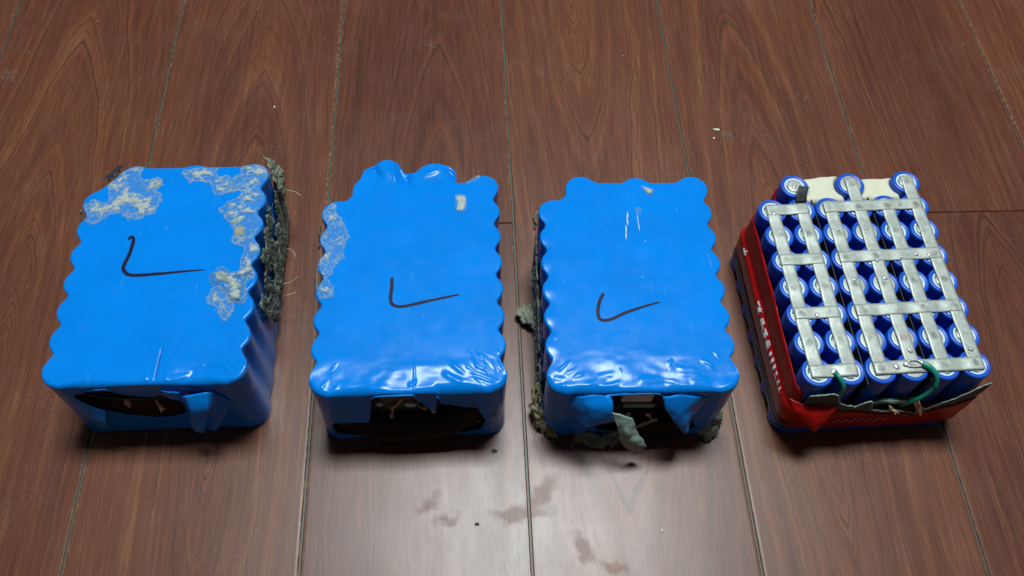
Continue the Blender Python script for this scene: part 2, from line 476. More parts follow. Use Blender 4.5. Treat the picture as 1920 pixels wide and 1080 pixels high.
def plank_mesh(length):
    w = PW / 2 - 0.55; b = 0.7; d = -8.0
    L2 = length / 2 - 0.3
    prof = [(-w, d), (-w, -0.75), (-w + 0.25, -0.30), (-w + b, -0.06), (-w + 2.0, 0.0), (w - 2.0, 0.0), (w - b, -0.06), (w - 0.25, -0.30), (w, -0.75), (w, d)]
    V = []
    for y, drop, k in ((-L2, 0.35, 0), (-L2 + 0.5, 0.0, 1), (L2 - 0.5, 0.0, 1), (L2, 0.35, 0)):
        for x, z in prof: V.append((x, y, z - (drop if z > -1 else 0)))
    n = len(prof); F = []
    for i in range(3):
        for j in range(n - 1):
            F.append((i * n + j, i * n + j + 1, (i + 1) * n + j + 1, (i + 1) * n + j))
    F.append(tuple(range(n))); F.append(tuple(3 * n + j for j in range(n))[::-1])
    F = [tuple(reversed(f)) for f in F]
    me = make_mesh("plank", V, F, M_wood, False)
    return me

PLEN = 906.0
pm = plank_mesh(PLEN)
joints = {-1: 40, 0: -60, 1: 40, 2: 366, 3: -30, 4: 60, 5: 369, 6: -10, 7: 20}
grain = {   # (grain_x, grain_y in floor coordinates, grain_k, tone, wear)
    -1: (25, 200, 0.14, 0.58, 0.3), 0: (-4, 190, 0.15, 0.55, 0.25), 1: (8, 215, 0.16, 0.50, 1.0), 2: (14, 230, 0.14, 0.42, 0.6), 3: (-6, 760, 0.13, 0.62, 0.2),
    4: (-10, 235, 0.13, 0.58, 0.3), 5: (-60, 60, 0.05, 0.50, 0.45), 6: (30, 200, 0.08, 0.58, 0.9), 7: (0, 100, 0.1, 0.5, 0.2)}
grain2 = {2: (-40, 20, 0.06, 0.30, 0.5), 5: (12, 40, 0.15, 0.42, 0.3)}
for i in range(-5, 12):
    j0 = joints.get(i, (i * 331) % 800 - 200)
    for k in (-2, -1, 0, 1):
        ys = j0 + k * PLEN
        if ys > 1900 or ys + PLEN < -500: continue
        o = link("plank", pm, floor, loc=(S0 + (i + 0.5) * PW, ys + PLEN / 2, 0))
        g = grain.get(i, (random.uniform(-30, 30), random.uniform(-200, 300), random.uniform(0.12, 0.3), 0.5, 0.4))
        if k == -1 and i in grain2: g = grain2[i]
        if k != 0 and i not in (2, 5): g = (g[0] * -0.5, g[1] + k * 400, g[2], g[3], g[4])
        o["grain_x"] = float(g[0]); o["grain_y"] = float(g[1] - (ys + PLEN / 2)); o["grain_k"] = float(g[2])
        o["tone"] = float(g[3]); o["wear"] = float(g[4]); o["grain_seed"] = float(round(((i * 7 + k * 3 + 50) * 0.61803) % 1.0, 4))

# ------------------------------------------------------------------ shrink wrap
HT = 67.0
def smin(a, b, k):
    h = np.clip(0.5 + 0.5 * (b - a) / k, 0, 1)
    return b + (a - b) * h - k * h * (1 - h)
def sd_circle(x, y, cx, cy, r): return np.hypot(x - cx, y - cy) - r
def sd_box(x, y, x0, x1, y0, y1, rr=0.0):
    qx = np.abs(x - (x0 + x1) / 2) - (x1 - x0) / 2 + rr; qy = np.abs(y - (y0 + y1) / 2) - (y1 - y0) / 2 + rr
    return np.hypot(np.maximum(qx, 0), np.maximum(qy, 0)) + np.minimum(np.maximum(qx, qy), 0) - rr
def sd_caps(x, y, a, b, r):
    ax, ay = a; bx, by = b
    px, py = x - ax, y - ay; dx, dy = bx - ax, by - ay
    h = np.clip((px * dx + py * dy) / (dx * dx + dy * dy), 0, 1)
    return np.hypot(px - dx * h, py - dy * h) - r

class Outline:
    """closed outline as radius over angle about the pack's middle"""
    def __init__(self, sdf, cy, n=960):
        self.cy = cy; self.n = n
        self.th = np.linspace(-math.pi, math.pi, n, endpoint=False)
        rr = np.linspace(20, 125, 421)
        X = np.cos(self.th)[:, None] * rr; Y = cy + np.sin(self.th)[:, None] * rr
        D = sdf(X, Y)
        R = np.empty(n)
        for i in range(n):
            k = np.nonzero(D[i] < 0)[0][-1]
            a, b = D[i, k], D[i, k + 1]
            R[i] = rr[k] + (rr[k + 1] - rr[k]) * (-a) / (b - a)
        for _ in range(2): R = (np.roll(R, 1) + 2 * R + np.roll(R, -1)) / 4
        self.R = R
    def r_at(self, th): return np.interp(th, np.append(self.th, math.pi), np.append(self.R, self.R[0]))

def pack_sdf(px, py, R=10.0, k=5.2, caps=(), boxes=(), circles=(), scallop=True):
    cx = [(c - 2.5) * px for c in range(6)]
    def f(x, y):
        d = sd_box(x, y, cx[0], cx[5], -R, 6 * py, 2.0)
        d = np.minimum(d, sd_box(x, y, cx[1], cx[5], 0, 7 * py + R - 5.0, 3.0))
        cells = [(cx[0], r * py) for r in range(7)] + [(cx[5], r * py) for r in range(8)] + [(cx[1], 7 * py), (cx[3], 7 * py)]
        dc = None
        for a, b in cells:
            e = sd_circle(x, y, a, b, R)
            dc = e if dc is None else smin(dc, e, k)
        d = smin(d, dc, 3.0)
        d = smin(d, sd_caps(x, y, (cx[0] + 2, 6 * py - 1), (cx[1], 7 * py - 2), 5.5), 3.0)
        for a, b, r in caps: d = smin(d, sd_caps(x, y, a, b, r), 2.0)
        for b in boxes: d = smin(d, sd_box(x, y, *b), 3.0)
        for a, b, r in circles: d = smin(d, sd_circle(x, y, a, b, r), 4.0)
        return d
    return f

class Wrap:
    def __init__(self, px, py, top, low, zb, zt, edge, disp, seed, belly=2.5):
        self.belly = belly
        self.px, self.py, self.seed = px, py, seed
        self.cy = 3.4 * py
        self.top, self.low, self.zb, self.zt, self.edge, self.disp = top, low, zb, zt, edge, disp
    def top_z(self, x, y):
        x = np.asarray(x, float); y = np.asarray(y, float)
        th = np.arctan2(y - self.cy, x); R = self.top.r_at(th)
        d = R - np.hypot(x, y - self.cy)
        bx, by = R * np.cos(th), self.cy + R * np.sin(th)
        e = self.edge(bx, by)
        t = np.clip((e - d) / e, 0, 1)
        return HT - e + e * np.sqrt(np.clip(1 - t * t, 0, 1)) + self.disp(x, y) * sstep(0, 1, d / e)
    def build(self, name, mat, parent):
        th = self.top.th; n = len(th); c, s = np.cos(th), np.sin(th)
        Rt = self.top.R; Rl = self.low.r_at(th)
        bx, by = Rt * c, self.cy + Rt * s
        front = (by < -5.0) & (np.abs(bx) < 48)
        e = self.edge(bx, by)
        zb = np.where(front, self.zb(bx), 34.0); zt = np.where(front, self.zt(bx), 34.0)
        jag = fbm(bx * 0.35, 0, 3, self.seed) * 1.3
        hole = front & (zt - zb > 0.6)
        zt = np.where(hole, np.minimum(zt + jag, HT - e - 0.2), (zb + zt) / 2)
        zb = np.where(hole, np.maximum(zb + jag * 0.6, 0.6), zt)
        nl, nu, ne, nt = 14, 16, 9, 64
        rows = []
        belly = sstep(-2, -9, by) * sstep(56, 40, np.abs(bx)) * self.belly
        def side(z, lift):
            w = sstep(12, 60, z)
            lift = lift + belly * np.sin(np.clip(z / 63.0, 0, 1) ** 0.8 * math.pi) ** 1.2
            R = Rl * (1 - w) + Rt * w
            R = R + fbm(bx * 0.06, by * 0.06, z * 0.05, self.seed + 3) * 0.5 - 0.6 * np.sin(np.clip(z / HT, 0, 1) * math.pi) + lift
            return np.stack([R * c, self.cy + R * s, z], -1)
        for t in np.linspace(0, 1, nl):
            z = 0.35 + (zb - 0.35) * t
            rows.append(side(z, np.where(hole, 0.8 * np.exp(-(zb - z) / 4.0), 0)))
        for t in np.linspace(0, 1, nu):
            z = zt + (HT - e - zt) * t
            lift = np.where(hole, 0.9 * np.exp(-(z - zt) / 4.0) * (1 - t), 0)
            rows.append(side(z, lift))
        for t in np.linspace(0, 1, ne + 1)[1:]:
            a = t * math.pi / 2
            R = Rt - e * (1 - math.cos(a))
            x, y = R * c, self.cy + R * s
            z = HT - e + e * math.sin(a) + self.disp(x, y) * t
            rows.append(np.stack([x, y, z], -1))
        R0 = Rt - e
        for t in np.linspace(0, 1, nt + 1)[1:-1]:
            R = R0 * (1 - t)
            x, y = R * c, self.cy + R * s
            rows.append(np.stack([x, y, HT + self.disp(x, y)], -1))
        nr = len(rows)
        V = np.concatenate(rows + [np.array([[0, self.cy, HT + float(self.disp(np.array(0.0), np.array(self.cy)))]])])
        idx = np.arange(nr * n).reshape(nr, n)
        idx[nl] = np.where(hole, idx[nl], idx[nl - 1])
        F = []
        for i in range(nr - 1):
            if i == nl - 1: continue
            for j in range(n):
                k = (j + 1) % n
                F.append((idx[i, j], idx[i, k], idx[i + 1, k], idx[i + 1, j]))
        last = nr * n
        for j in range(n): F.append((idx[nr - 1, j], idx[nr - 1, (j + 1) % n], last))
        return obj(name, V, F, mat, parent, solid=0.4, offset=-1.0)
    def core(self, parent):
        th = np.linspace(-math.pi, math.pi, 120, endpoint=False)
        R = np.minimum(self.top.r_at(th), self.low.r_at(th)) - 4.5
        V = []
        for z, k in ((0.8, 1.0), (61.5, 1.0)):
            V += [(r * math.cos(a) * k, self.cy + r * math.sin(a) * k, z) for a, r in zip(th, R)]
        F = grid_faces(2, 120, True) + [tuple(range(120))[::-1], tuple(120 + i for i in range(120))]
        return obj("inner_core", V, F, M_core, parent, smooth=False)

def ribbon(name, pts, width, wrap, mat, parent, lift=0.15, n=60, taper=(0.6, 1.0, 1.0, 0.9, 0.35)):
    P = catmull(np.array(pts, float), n)
    T = np.gradient(P, axis=0); T /= np.linalg.norm(T, axis=1)[:, None] + 1e-9
    Nn = np.stack([-T[:, 1], T[:, 0]], -1)
    w = width / 2 * np.interp(np.linspace(0, 1, n), np.linspace(0, 1, len(taper)), taper) * (1 + 0.12 * vnoise(np.arange(n) * 0.4, 1.3, 0, 5))
    V = []
    for k in (-1, -0.33, 0.33, 1):
        q = P + Nn * (w * k)[:, None]
        V.append(np.stack([q[:, 0], q[:, 1], wrap.top_z(q[:, 0], q[:, 1]) + lift], -1))
    return obj(name, np.concatenate(V), [tuple(reversed(f)) for f in grid_faces(4, n)], mat, parent)

def poly_sd(px, py, poly):
    """positive inside"""
    P = np.asarray(poly, float); n = len(P)
    d = np.full(px.shape, 1e9); inside = np.zeros(px.shape, bool)
    for i in range(n):
        a, b = P[i], P[(i + 1) % n]
        e = b - a
        h = np.clip(((px - a[0]) * e[0] + (py - a[1]) * e[1]) / (e @ e), 0, 1)
        d = np.minimum(d, np.hypot(px - a[0] - e[0] * h, py - a[1] - e[1] * h))
        c = ((a[1] > py) != (b[1] > py)) & (px < (b[0] - a[0]) * (py - a[1]) / (b[1] - a[1] + 1e-12) + a[0])
        inside ^= c
    return np.where(inside, d, -d)

def residue(poly, wrap, parent, height=0.5, gain=0.22, base=0.0, seed=0, step=0.8, name="glue_residue", pad=2.0):
    P = np.asarray(poly, float)
    xs = np.arange(P[:, 0].min() - pad, P[:, 0].max() + pad, step); ys = np.arange(P[:, 1].min() - pad, P[:, 1].max() + pad, step)
    X, Y = np.meshgrid(xs, ys)
    D = poly_sd(X, Y, poly)
    th = np.clip(D * gain, -1.6, 0.45) + base + 0.55 * fbm(X * 0.16, Y * 0.16, seed, seed)
    inside = (np.hypot(X, Y - wrap.cy) < wrap.top.r_at(np.arctan2(Y - wrap.cy, X)) - 0.4)
    th = np.where(inside, th, -0.6)
    Z = wrap.top_z(X, Y) + 0.22 + np.clip(th, 0, 1.2) * height * (1 + 0.5 * fbm(X * 0.6, Y * 0.6, 2, seed + 4))
    nr, nc = X.shape
    keep = (th > -0.35) & inside
    ids = np.full(X.shape, -1); k = 0; V = []; T = []
    F = []
    for i in range(nr - 1):
        for j in range(nc - 1):
            if keep[i, j] and keep[i, j + 1] and keep[i + 1, j] and keep[i + 1, j + 1]:
                q = []
                for a, b in ((i, j), (i, j + 1), (i + 1, j + 1), (i + 1, j)):
                    if ids[a, b] < 0:
                        ids[a, b] = len(V); V.append((X[a, b], Y[a, b], Z[a, b])); T.append(float(th[a, b]))
                    q.append(ids[a, b])
                F.append(tuple(q))
    o = obj(name, V, F, M_residue, parent)
    at = o.data.attributes.new("thick", 'FLOAT', 'POINT')
    at.data.foreach_set("value", T)
    return o

def chunk(name, center, size, mat, parent, seed=0, nu=26, nv=16, amp=0.35, rz=0.0):
    V = []
    for i in range(nv):
        for j in range(nu):
            a = -math.pi / 2 + math.pi * i / (nv - 1); b = 2 * math.pi * j / nu
            V.append((math.cos(a) * math.cos(b), math.cos(a) * math.sin(b), math.sin(a)))
    V = np.array(V)
    V *= (1 + amp * fbm(V[:, 0] * 1.7 + seed, V[:, 1] * 1.7, V[:, 2] * 1.7, seed, 4))[:, None]
    V *= np.array(size)
    c, s = math.cos(rz), math.sin(rz)
    V = np.stack([V[:, 0] * c - V[:, 1] * s, V[:, 0] * s + V[:, 1] * c, V[:, 2]], -1) + np.array(center)
    return obj(name, V, grid_faces(nv, nu, True), mat, parent)

def wire_stub(root, tip, parent, n=6, spread=1.2, seed=0, name="wire_stub"):
    g = np.random.default_rng(seed); geos = []
    a, b = np.array(root, float), np.array(tip, float)
    for i in range(n):
        m = (a + b) / 2 + g.normal(0, 0.5, 3); e = b + g.normal(0, spread, 3)
        geos.append(tube_geo([a + g.normal(0, 0.35, 3), m, e], 0.38, 5, 8))
    V, F = merge(geos)
    return obj(name, V, F, M_copper, parent)

def interp_f(pts):
    xs = [p[0] for p in pts]; ys = [p[1] for p in pts]
    return lambda x: np.interp(x, xs, ys)

def creases(x, y, segs):
    d = 0
    for x0, y0, x1, y1, w, a in segs:
        dx, dy = x1 - x0, y1 - y0; L = math.hypot(dx, dy); dx, dy = dx / L, dy / L
        t = ((x - x0) * dx + (y - y0) * dy) / L
        n = -(x - x0) * dy + (y - y0) * dx + 0.5 * np.sin(t * 4 + x0)
        win = sstep(-0.15, 0.25, t) * sstep(1.2, 0.7, t)
        d = d + a * np.exp(-(n / w) ** 2) * win
    return d
def cell_print(x, y, px, py):
    """film drawn down a little between the round cell ends"""
    fx = (x / px + 0.5) - np.round(x / px + 0.5); fy = y / py - np.round(y / py)
    return -0.022 * sstep(8.2, 10.5, np.hypot(fx * px, fy * py))

# ================================================================== pack 1 (leftmost): residue and felt
PX, PY = 19 * 0.983, 19 * 1.017
C = [(c - 2.5) * PX for c in range(6)]
p1 = empty("battery_pack", (-203.2, 205.2, 0), 0.103)
tag(p1, "blue shrink-wrapped battery pack crusted with dried glue, felt stuck on its right side", "battery pack", "shrink-wrapped battery packs in a row")
caps1 = [((C[0] + 1.0, 6 * PY - 1), (C[1] - 1, 7 * PY - 1.5), 9.5), ((C[1], 7 * PY), (C[5], 7 * PY), 8.2)]
out1 = Outline(pack_sdf(PX, PY, caps=caps1), 3.4 * PY)
low1 = Outline(pack_sdf(PX, PY, k=13.0), 3.4 * PY)
edge_fx1 = interp_f([(-60, 1.8), (-46, 2.6), (-34, 5.0), (-24, 4.5), (-14, 3.0), (0, 2.8), (14, 3.0), (22, 5.0), (36, 6.5), (46, 4.5), (52, 2.0)])
edge1 = lambda x, y: np.where(y < -2, edge_fx1(x), 1.7)
def disp1(x, y):
    d = 0.25 * fbm(x * 0.03, y * 0.03, 1, 11, 2) + 0.08 * 0.25 * fbm(x * 0.1, y * 0.1, 1, 12, 2)
    d = d - 1.4 * sstep(14, -8, y) * np.exp(-((x - 34) / 14) ** 2) + cell_print(x, y, 19 * 0.983, 19 * 1.017)
    d = d + creases(x, y, [(2, -4, 1, -8.5, 0.7, 0.5), (12, -4, 14, -8.5, 0.7, 0.5), (28, -3, 20, -9, 1.2, -0.7), (21, 20, 13, 2, 0.8, 0.12), (16, -4, 44, 0, 1.6, -0.5), (43, 1, 50, -5, 0.7, 0.3), (46, 3, 52, -2, 0.6, 0.3)])
    d = d - 0.3 * np.exp(-((x - 7.1 - 0.05 * y) / 0.7) ** 2) * sstep(16, 8, y) * sstep(-12, -6, y)
    return d
zt1 = interp_f([(-42, 53), (-40, 56), (-33, 60), (-24, 63.5), (-20, 62), (-15, 56), (-6, 53), (0, 52), (9, 53), (15, 49.5), (17.5, 46)])
zb1 = interp_f([(-42, 53), (-39, 48), (-36, 41), (-29, 35), (-19, 28), (-7, 24), (5, 24), (14, 29), (17.5, 46)])
w1 = Wrap(PX, PY, out1, low1, zb1, zt1, edge1, disp1, 21, 1.2)
w1.build("film_wrap", M_film[0], p1)
w1.core(p1)
# inner board behind the torn end and cut leads
sheet("inner_board", [[(-43, -7.2, 14), (-15, -9.5, 12), (5, -9.5, 12), (19, -7.0, 14)], [(-43, -7.8, 36), (-15, -10.2, 34), (5, -10.2, 34), (19, -7.6, 36)], [(-43, -6.8, 59), (-15, -8.6, 55), (5, -8.6, 54), (19, -6.8, 55)]], M_brown, p1, solid=1.2, rough=0.4)
tube("board_edge", [(-42, -8.2, 56), (-24, -9.8, 50), (-8, -10.0, 48), (8, -9.6, 48)], 0.6, M_pcb, p1)
wire_stub((-15.5, -9.5, 48), (-14.5, -12.2, 43.5), p1, 7, 0.9, 3)
wire_stub((1, -9.8, 45), (3, -13.2, 40.5), p1, 12, 1.4, 4)
# torn ears of film
sheet("film_flap", [[(-43, -10, 57), (-36, -12.5, 47), (-28.5, -14.5, 41)], [(-45, -11.8, 38), (-38, -15.8, 33), (-30.5, -17.8, 32.5)], [(-46, -10, 16), (-41, -14, 16), (-36, -16.5, 19.5)]], M_film[0], p1, solid=0.4, rough=0.5, scale=0.10, seed=31, lin=True, nv=19)
sheet("film_flap", [[(-38, -11.5, 41), (-33, -13, 39), (-29, -13.6, 38)], [(-39, -15.0, 27), (-36, -16.8, 25.5), (-32.5, -17.0, 24.5)]], M_film[0], p1, solid=0.4, rough=0.5, scale=0.10, seed=34, lin=True, nv=19)
sheet("film_flap", [[(16, -11.2, 51), (18.2, -15.6, 42), (16.0, -18.6, 27)], [(21.5, -13.4, 57), (22.6, -19.2, 46.5), (20, -22.4, 26.5)], [(33, -11.6, 57), (31.8, -18.4, 46.5), (24, -23.4, 26)], [(37, -10.8, 54), (33.5, -13.4, 38), (24, -17.0, 16)], [(43, -10.6, 44), (38, -15.0, 31), (27.5, -17.0, 12)]], M_film[0], p1, solid=0.4, rough=0.4, scale=0.10, seed=32, lin=True, nv=29)
sheet("film_flap", [[(8, -10.6, 60), (13, -12.0, 60), (18, -11.6, 58)], [(8, -11.4, 53), (13, -13.0, 52), (17.5, -12.8, 49)]], M_film[0], p1, solid=0.4, rough=0.3, seed=35, nv=10)
SH1 = lambda P: [(x + 7.2, y - 9.0) for x, y in P]
ribbon("marker_tick", SH1([(-31.1, 96.3), (-29.4, 98.6), (-27.7, 95.3), (-28.5, 85.6), (-30.4, 77.2), (-28.8, 72.9), (-23.6, 70.6), (-8.2, 71.3), (4.7, 72.5), (17.7, 73.4)]), 2.3, w1, M_ink, p1)
ribbon("slit", [(7.6, 9.0), (7.5, 4.0), (7.1, -2.0), (6.7, -7.6)], 0.32, w1, M_ink, p1, lift=0.25)
resA = [(-44.1, 148.3), (-33.7, 152.9), (-29.1, 142.0), (-20.0, 142.9), (-17.9, 138.1), (-23.0, 132.4), (-16.0, 128.7), (-19.5, 116.2), (-33.5, 113.2), (-38.6, 116.7), (-45.9, 116.9), (-55.2, 109.2), (-60.1, 111.6), (-56.7, 117.1), (-61.2, 121.8), (-59.6, 127.5), (-47.1, 123.7), (-48.8, 133.0)]
resB = [(-5.0, 148.6), (14.6, 149.3), (15.3, 143.3), (19.5, 139.6), (22.8, 143.1), (27.7, 133.5), (18.7, 130.8), (12.9, 140.4), (0.7, 140.6)]
resC = [(35.0, 152.5), (47.5, 149.8), (50.0, 123.6), (49.5, 99.8), (49.0, 85.6), (47.4, 74.9), (41.3, 74.0), (39.1, 78.3), (40.8, 88.0), (32.9, 94.7), (35.0, 100.2), (31.4, 108.1), (28.5, 109.3), (22.9, 118.5), (29.5, 125.3), (36.5, 128.6), (33.0, 135.7), (28.7, 132.3), (27.9, 139.4)]
resE = [(25.5, 62.0), (32.9, 57.6), (37.8, 52.4), (38.1, 46.4), (32.9, 39.6), (29.5, 46.7), (21.9, 52.9)]
residue(SH1(resA), w1, p1, seed=1, base=0.22)
residue(SH1(resB), w1, p1, seed=2, base=0.36)
residue(SH1(resC), w1, p1, seed=3, base=0.32, height=0.9)
residue(SH1([(22.7, 68.3), (28.2, 73.4), (33.1, 69.0), (39.0, 71.0), (43.9, 75.0), (46.3, 68.6), (42.4, 63.6), (42.1, 50.3), (35.9, 51.5), (32.7, 57.7), (26.1, 62.0)]), w1, p1, seed=4, base=0.55, height=2.4, gain=0.30)
residue(SH1(resE), w1, p1, seed=5, base=0.25)
for cx_, cy_, sx_, sy_, sz_, rz_, sd_ in [(29.0, 68, 4.6, 3.0, 1.5, -0.45, 2), (38.5, 61, 3.2, 2.6, 1.7, -0.95, 3), (36, 101, 3.4, 4.2, 0.8, 0.6, 6), (34, 110, 4.5, 1.8, 0.7, 0.5, 7), (-20, 138, 3.6, 1.4, 0.5, 0.9, 8)]:
    cx_ += 7.2; cy_ -= 9.0
    zc = float(w1.top_z(np.array(cx_), np.array(cy_)))
    chunk("foam_scrap", (cx_, cy_, zc + 0.1), (sx_, sy_, sz_), M_scrap, p1, sd_, rz=rz_, amp=0.55)
# felt on the right side
def felt_side(parent, x_of, y0, y1, z_lo, z_hi, sign, seed, mat, thick=3.0, step=1.1, name="felt_mat"):
    ys = np.arange(y0, y1, step); zs = np.arange(0, 1.0001, 1 / 44)
    Yg, T = np.meshgrid(ys, zs)
    lo = np.interp(Yg, [p[0] for p in z_lo], [p[1] for p in z_lo]) + 5 * fbm(Yg * 0.16, 0, 1, seed)
    hi = np.interp(Yg, [p[0] for p in z_hi], [p[1] for p in z_hi]) + 4 * fbm(Yg * 0.2, 0, 5, seed + 1)
    Z = np.maximum(lo + (hi - lo) * T, 0.4)
    N = 0.55 * fbm(Yg * 0.10, Z * 0.06, 0, seed + 2, 3) + 0.45 * fbm(Yg * 0.5, Z * 0.4, 0, seed + 12, 3)
    ed = sstep(0, 0.08, T) * sstep(1, 0.92, T)
    X = x_of(Yg, Z) + sign * (0.7 + thick * np.clip(0.45 + N, 0, 1.6) * (0.3 + 0.7 * ed))
    Yj = Yg + 1.5 * fbm(Z * 0.2, Yg * 0.1, 3, seed + 6)
    V = np.stack([X, Yj, Z], -1).reshape(-1, 3)
    nr, nc = X.shape
    fs = grid_faces(nr, nc)
    m = fbm(Yg * 0.22, Z * 0.22, 9, seed + 9, 4).reshape(-1)
    edge_d = np.minimum(np.minimum(Yg - y0, y1 - Yg) / 9.0, np.minimum(T, 1 - T) * 5).reshape(-1)
    hol = fbm(Yg * 0.075 + 3, Z * 0.05, 4, seed + 21, 3).reshape(-1)
    fs = [f for f in fs if hol[f[0]] + 0.25 * m[f[0]] < 0.30]
    fs = [f for f in fs if (edge_d[f[0]] > 0.9) or (m[f[0]] + edge_d[f[0]] * 1.5 > 0.25)]
    if sign > 0: pass
    o = obj(name, V, fs, mat, parent, solid=0.8, offset=0)
    # fibres standing out of it
    g = np.random.default_rng(seed)
    ids = sorted({i for f in fs for i in f})
    pick = g.choice(ids, size=min(420, len(ids)), replace=False)
    roots = V[pick]
    dirs = np.tile(np.array([[sign * 0.6, 0.0, 0.3]]), (len(pick), 1)) + g.normal(0, 0.8, (len(pick), 3))
    hv, hf = hair_geo(roots, dirs, 2.6, 0.10, 0.6, seed)
    h = obj("fibres", hv, hf, M_fibre, o); tag(h, kind="stuff")
    return o
side1 = lambda y, z: np.interp(y, [-10, 140], [56.2, 56.2]) - 0.3
felt_side(p1, side1, 46, 152, [(46, 34), (62, 8), (90, 2), (130, 2), (152, 10)], [(46, 54), (64, 64), (90, 62), (118, 62), (152, 64)], 1, 41, M_felt, thick=1.9)
sheet("felt_scrap", [[(52, 153, 62), (56, 148, 60), (57, 136, 60)], [(56, 154, 58), (59, 148, 55), (59.5, 137, 52)], [(59, 154, 52), (61, 148, 47), (61, 138, 42)]], M_felt2, p1, solid=1.2, rough=3.5, scale=0.25, seed=51, ragged=1.2)
for pts in [[(64, 103, 30), (68, 100, 32), (71, 94, 34), (72, 91, 38)], [(63, 78, 26), (68, 79, 27), (73, 81, 30)], [(63, 140, 45), (69, 139, 44), (73, 136, 44)], [(63, 70, 24), (67, 69, 27), (72, 71, 27)]]:
    tube("fibre", pts, 0.28, M_fibre, p1, 5, 12)
# pale residue creeping over the left side
sheet("felt_scrap", [[(-57.5, 112, 66), (-58.4, 108, 60), (-58.6, 104, 54)], [(-58.6, 112, 64), (-59.5, 107, 57), (-59.4, 102, 50)]], M_felt2, p1, solid=0.6, rough=1.6, scale=0.3, seed=52, ragged=1.0, nu=14, nv=6)
sheet("felt_scrap", [[(-40, 149, 60), (-44, 146, 58), (-48, 141, 57)], [(-44, 155, 56), (-49, 151, 54), (-54, 147, 52)]], M_grayfilm, p1, solid=0.4, rough=2.0, scale=0.3, seed=53, ragged=1.5, nu=14, nv=8)

# ================================================================== pack 2: torn end with black rubber band
PX, PY = 19 * 0.969, 19 * 0.997
C = [(c - 2.5) * PX for c in range(6)]
p2 = empty("battery_pack", (-55.3, 210.4, 0), 0.099)
tag(p2, "blue shrink-wrapped battery pack with black band bulging from its torn front, crumpled rear lobes", "battery pack", "shrink-wrapped battery packs in a row")
circ2 = [(-15.5, 149.0, 9.0), (-24, 144, 8.0), (12.5, 146.0, 9.0), (19.5, 144, 9.0)]
box2 = [(-30, 27, 120, 148.0, 4.0)]
out2 = Outline(pack_sdf(PX, PY, circles=circ2, boxes=box2), 3.4 * PY)
low2 = Outline(pack_sdf(PX, PY, k=9.0), 3.4 * PY)
edge_fx2 = interp_f([(-60, 3.0), (-45, 5.0), (-26, 7.0), (-21, 4.5), (-15, 3.0), (3, 2.6), (5, 4.0), (14, 4.5), (17, 7.0), (35, 7.5), (50, 4.0), (60, 3.0)])
def edge2(x, y):
    back = 1.7 + 3.5 * np.exp(-((x - 2) / 22) ** 2) * (y > 120)
    return np.where(y < -2, edge_fx2(x), back)
_c2 = lambda X, Y: ((X - 770) * 0.0825, (513 - Y) * 0.086)
_g = np.random.default_rng(12)
CR2 = [(*_c2(a, b), *_c2(c, d), w, h) for a, b, c, d, w, h in [(1250, 360, 1310, 420, 0.55, 0.42), (1205, 405, 1250, 450, 0.5, 0.4), (1230, 440, 1330, 500, 0.6, 0.5), (1290, 430, 1345, 495, 0.55, 0.5), (1340, 425, 1385, 490, 0.5, 0.45), (1395, 425, 1430, 500, 0.6, 0.45), (1165, 440, 1225, 500, 0.6, 0.4), (1185, 490, 1350, 555, 0.7, 0.55), (1200, 540, 1330, 575, 0.6, 0.45), (1050, 430, 1165, 505, 1.2, 0.4), (1015, 490, 1130, 580, 1.6, 0.7), (1290, 480, 1370, 560, 0.5, 0.4),
    (240, 445, 275, 420, 0.6, 0.35), (170, 580, 220, 540, 1.0, 0.4), (230, 640, 290, 570, 1.2, 0.35), (480, 600, 640, 590, 2.2, 0.45), (560, 560, 700, 500, 2.5, 0.25), (770, 575, 830, 550, 1.0, 0.5)]]
CR2 += [(-12.5, 154, -10.5, 138, 1.1, 0.9), (6, 144, 19, 148, 1.4, 0.9), (-27, 153, -19, 142, 1.6, -1.6), (22, 150, 30, 138, 1.8, -1.2), (-4, 150, -3, 136, 1.4, -1.0), (13, 153, 20, 154, 1.0, 0.5)]
CR2 += [(x_, y_, x_ + 6 * math.cos(t_), y_ + 6 * math.sin(t_), 0.45, 0.15) for x_, y_, t_ in zip(_g.uniform(34, 54, 12), _g.uniform(-4, 16, 12), _g.uniform(-1.2, -0.5, 12))]
def disp2(x, y):
    d = 0.25 * fbm(x * 0.03, y * 0.03, 1, 14, 2) + 0.07 * 0.25 * fbm(x * 0.1, y * 0.1, 1, 15, 2)
    d = d - 0.8 * sstep(10, -8, y) * sstep(52, 44, np.abs(x))
    d = d + creases(x, y, CR2) + cell_print(x, y, 19 * 0.969, 19 * 0.997)
    # rear lobes and the furrows between them
    d = d - 4.0 * np.exp(-((x + 4 + 0.12 * (y - 140)) / 4.2) ** 2) * sstep(128, 146, y)
    d = d + 1.2 * np.exp(-(((x + 15) / 7) ** 2 + ((y - 148) / 8) ** 2)) - 2.0 * np.exp(-(((x + 25) / 4) ** 2 + ((y - 148) / 8) ** 2))
    d = d - 2.5 * np.exp(-((x - 29) / 5) ** 2) * sstep(128, 146, y) + 0.8 * np.exp(-(((x - 14) / 8) ** 2 + ((y - 147) / 7) ** 2))
    d = d - 1.6 * sstep(126, 140, y) * np.exp(-((x - 6) / 18) ** 2)
    d = d + 0.25 * np.exp(-((x - 3.5) / 0.6) ** 2) * sstep(13, 4, y) + 0.45 * fbm(x * 0.07, y * 0.16, 4, 29, 2) * sstep(16, 2, y)
    return d
zt2 = interp_f([(-47, 26), (-45, 33), (-26, 33), (-23.5, 35), (-21.5, 60), (-18, 64), (2, 65), (5, 58), (12.5, 46), (14.2, 47), (15.5, 61), (16.2, 61), (18, 53), (38, 46), (42, 30)])
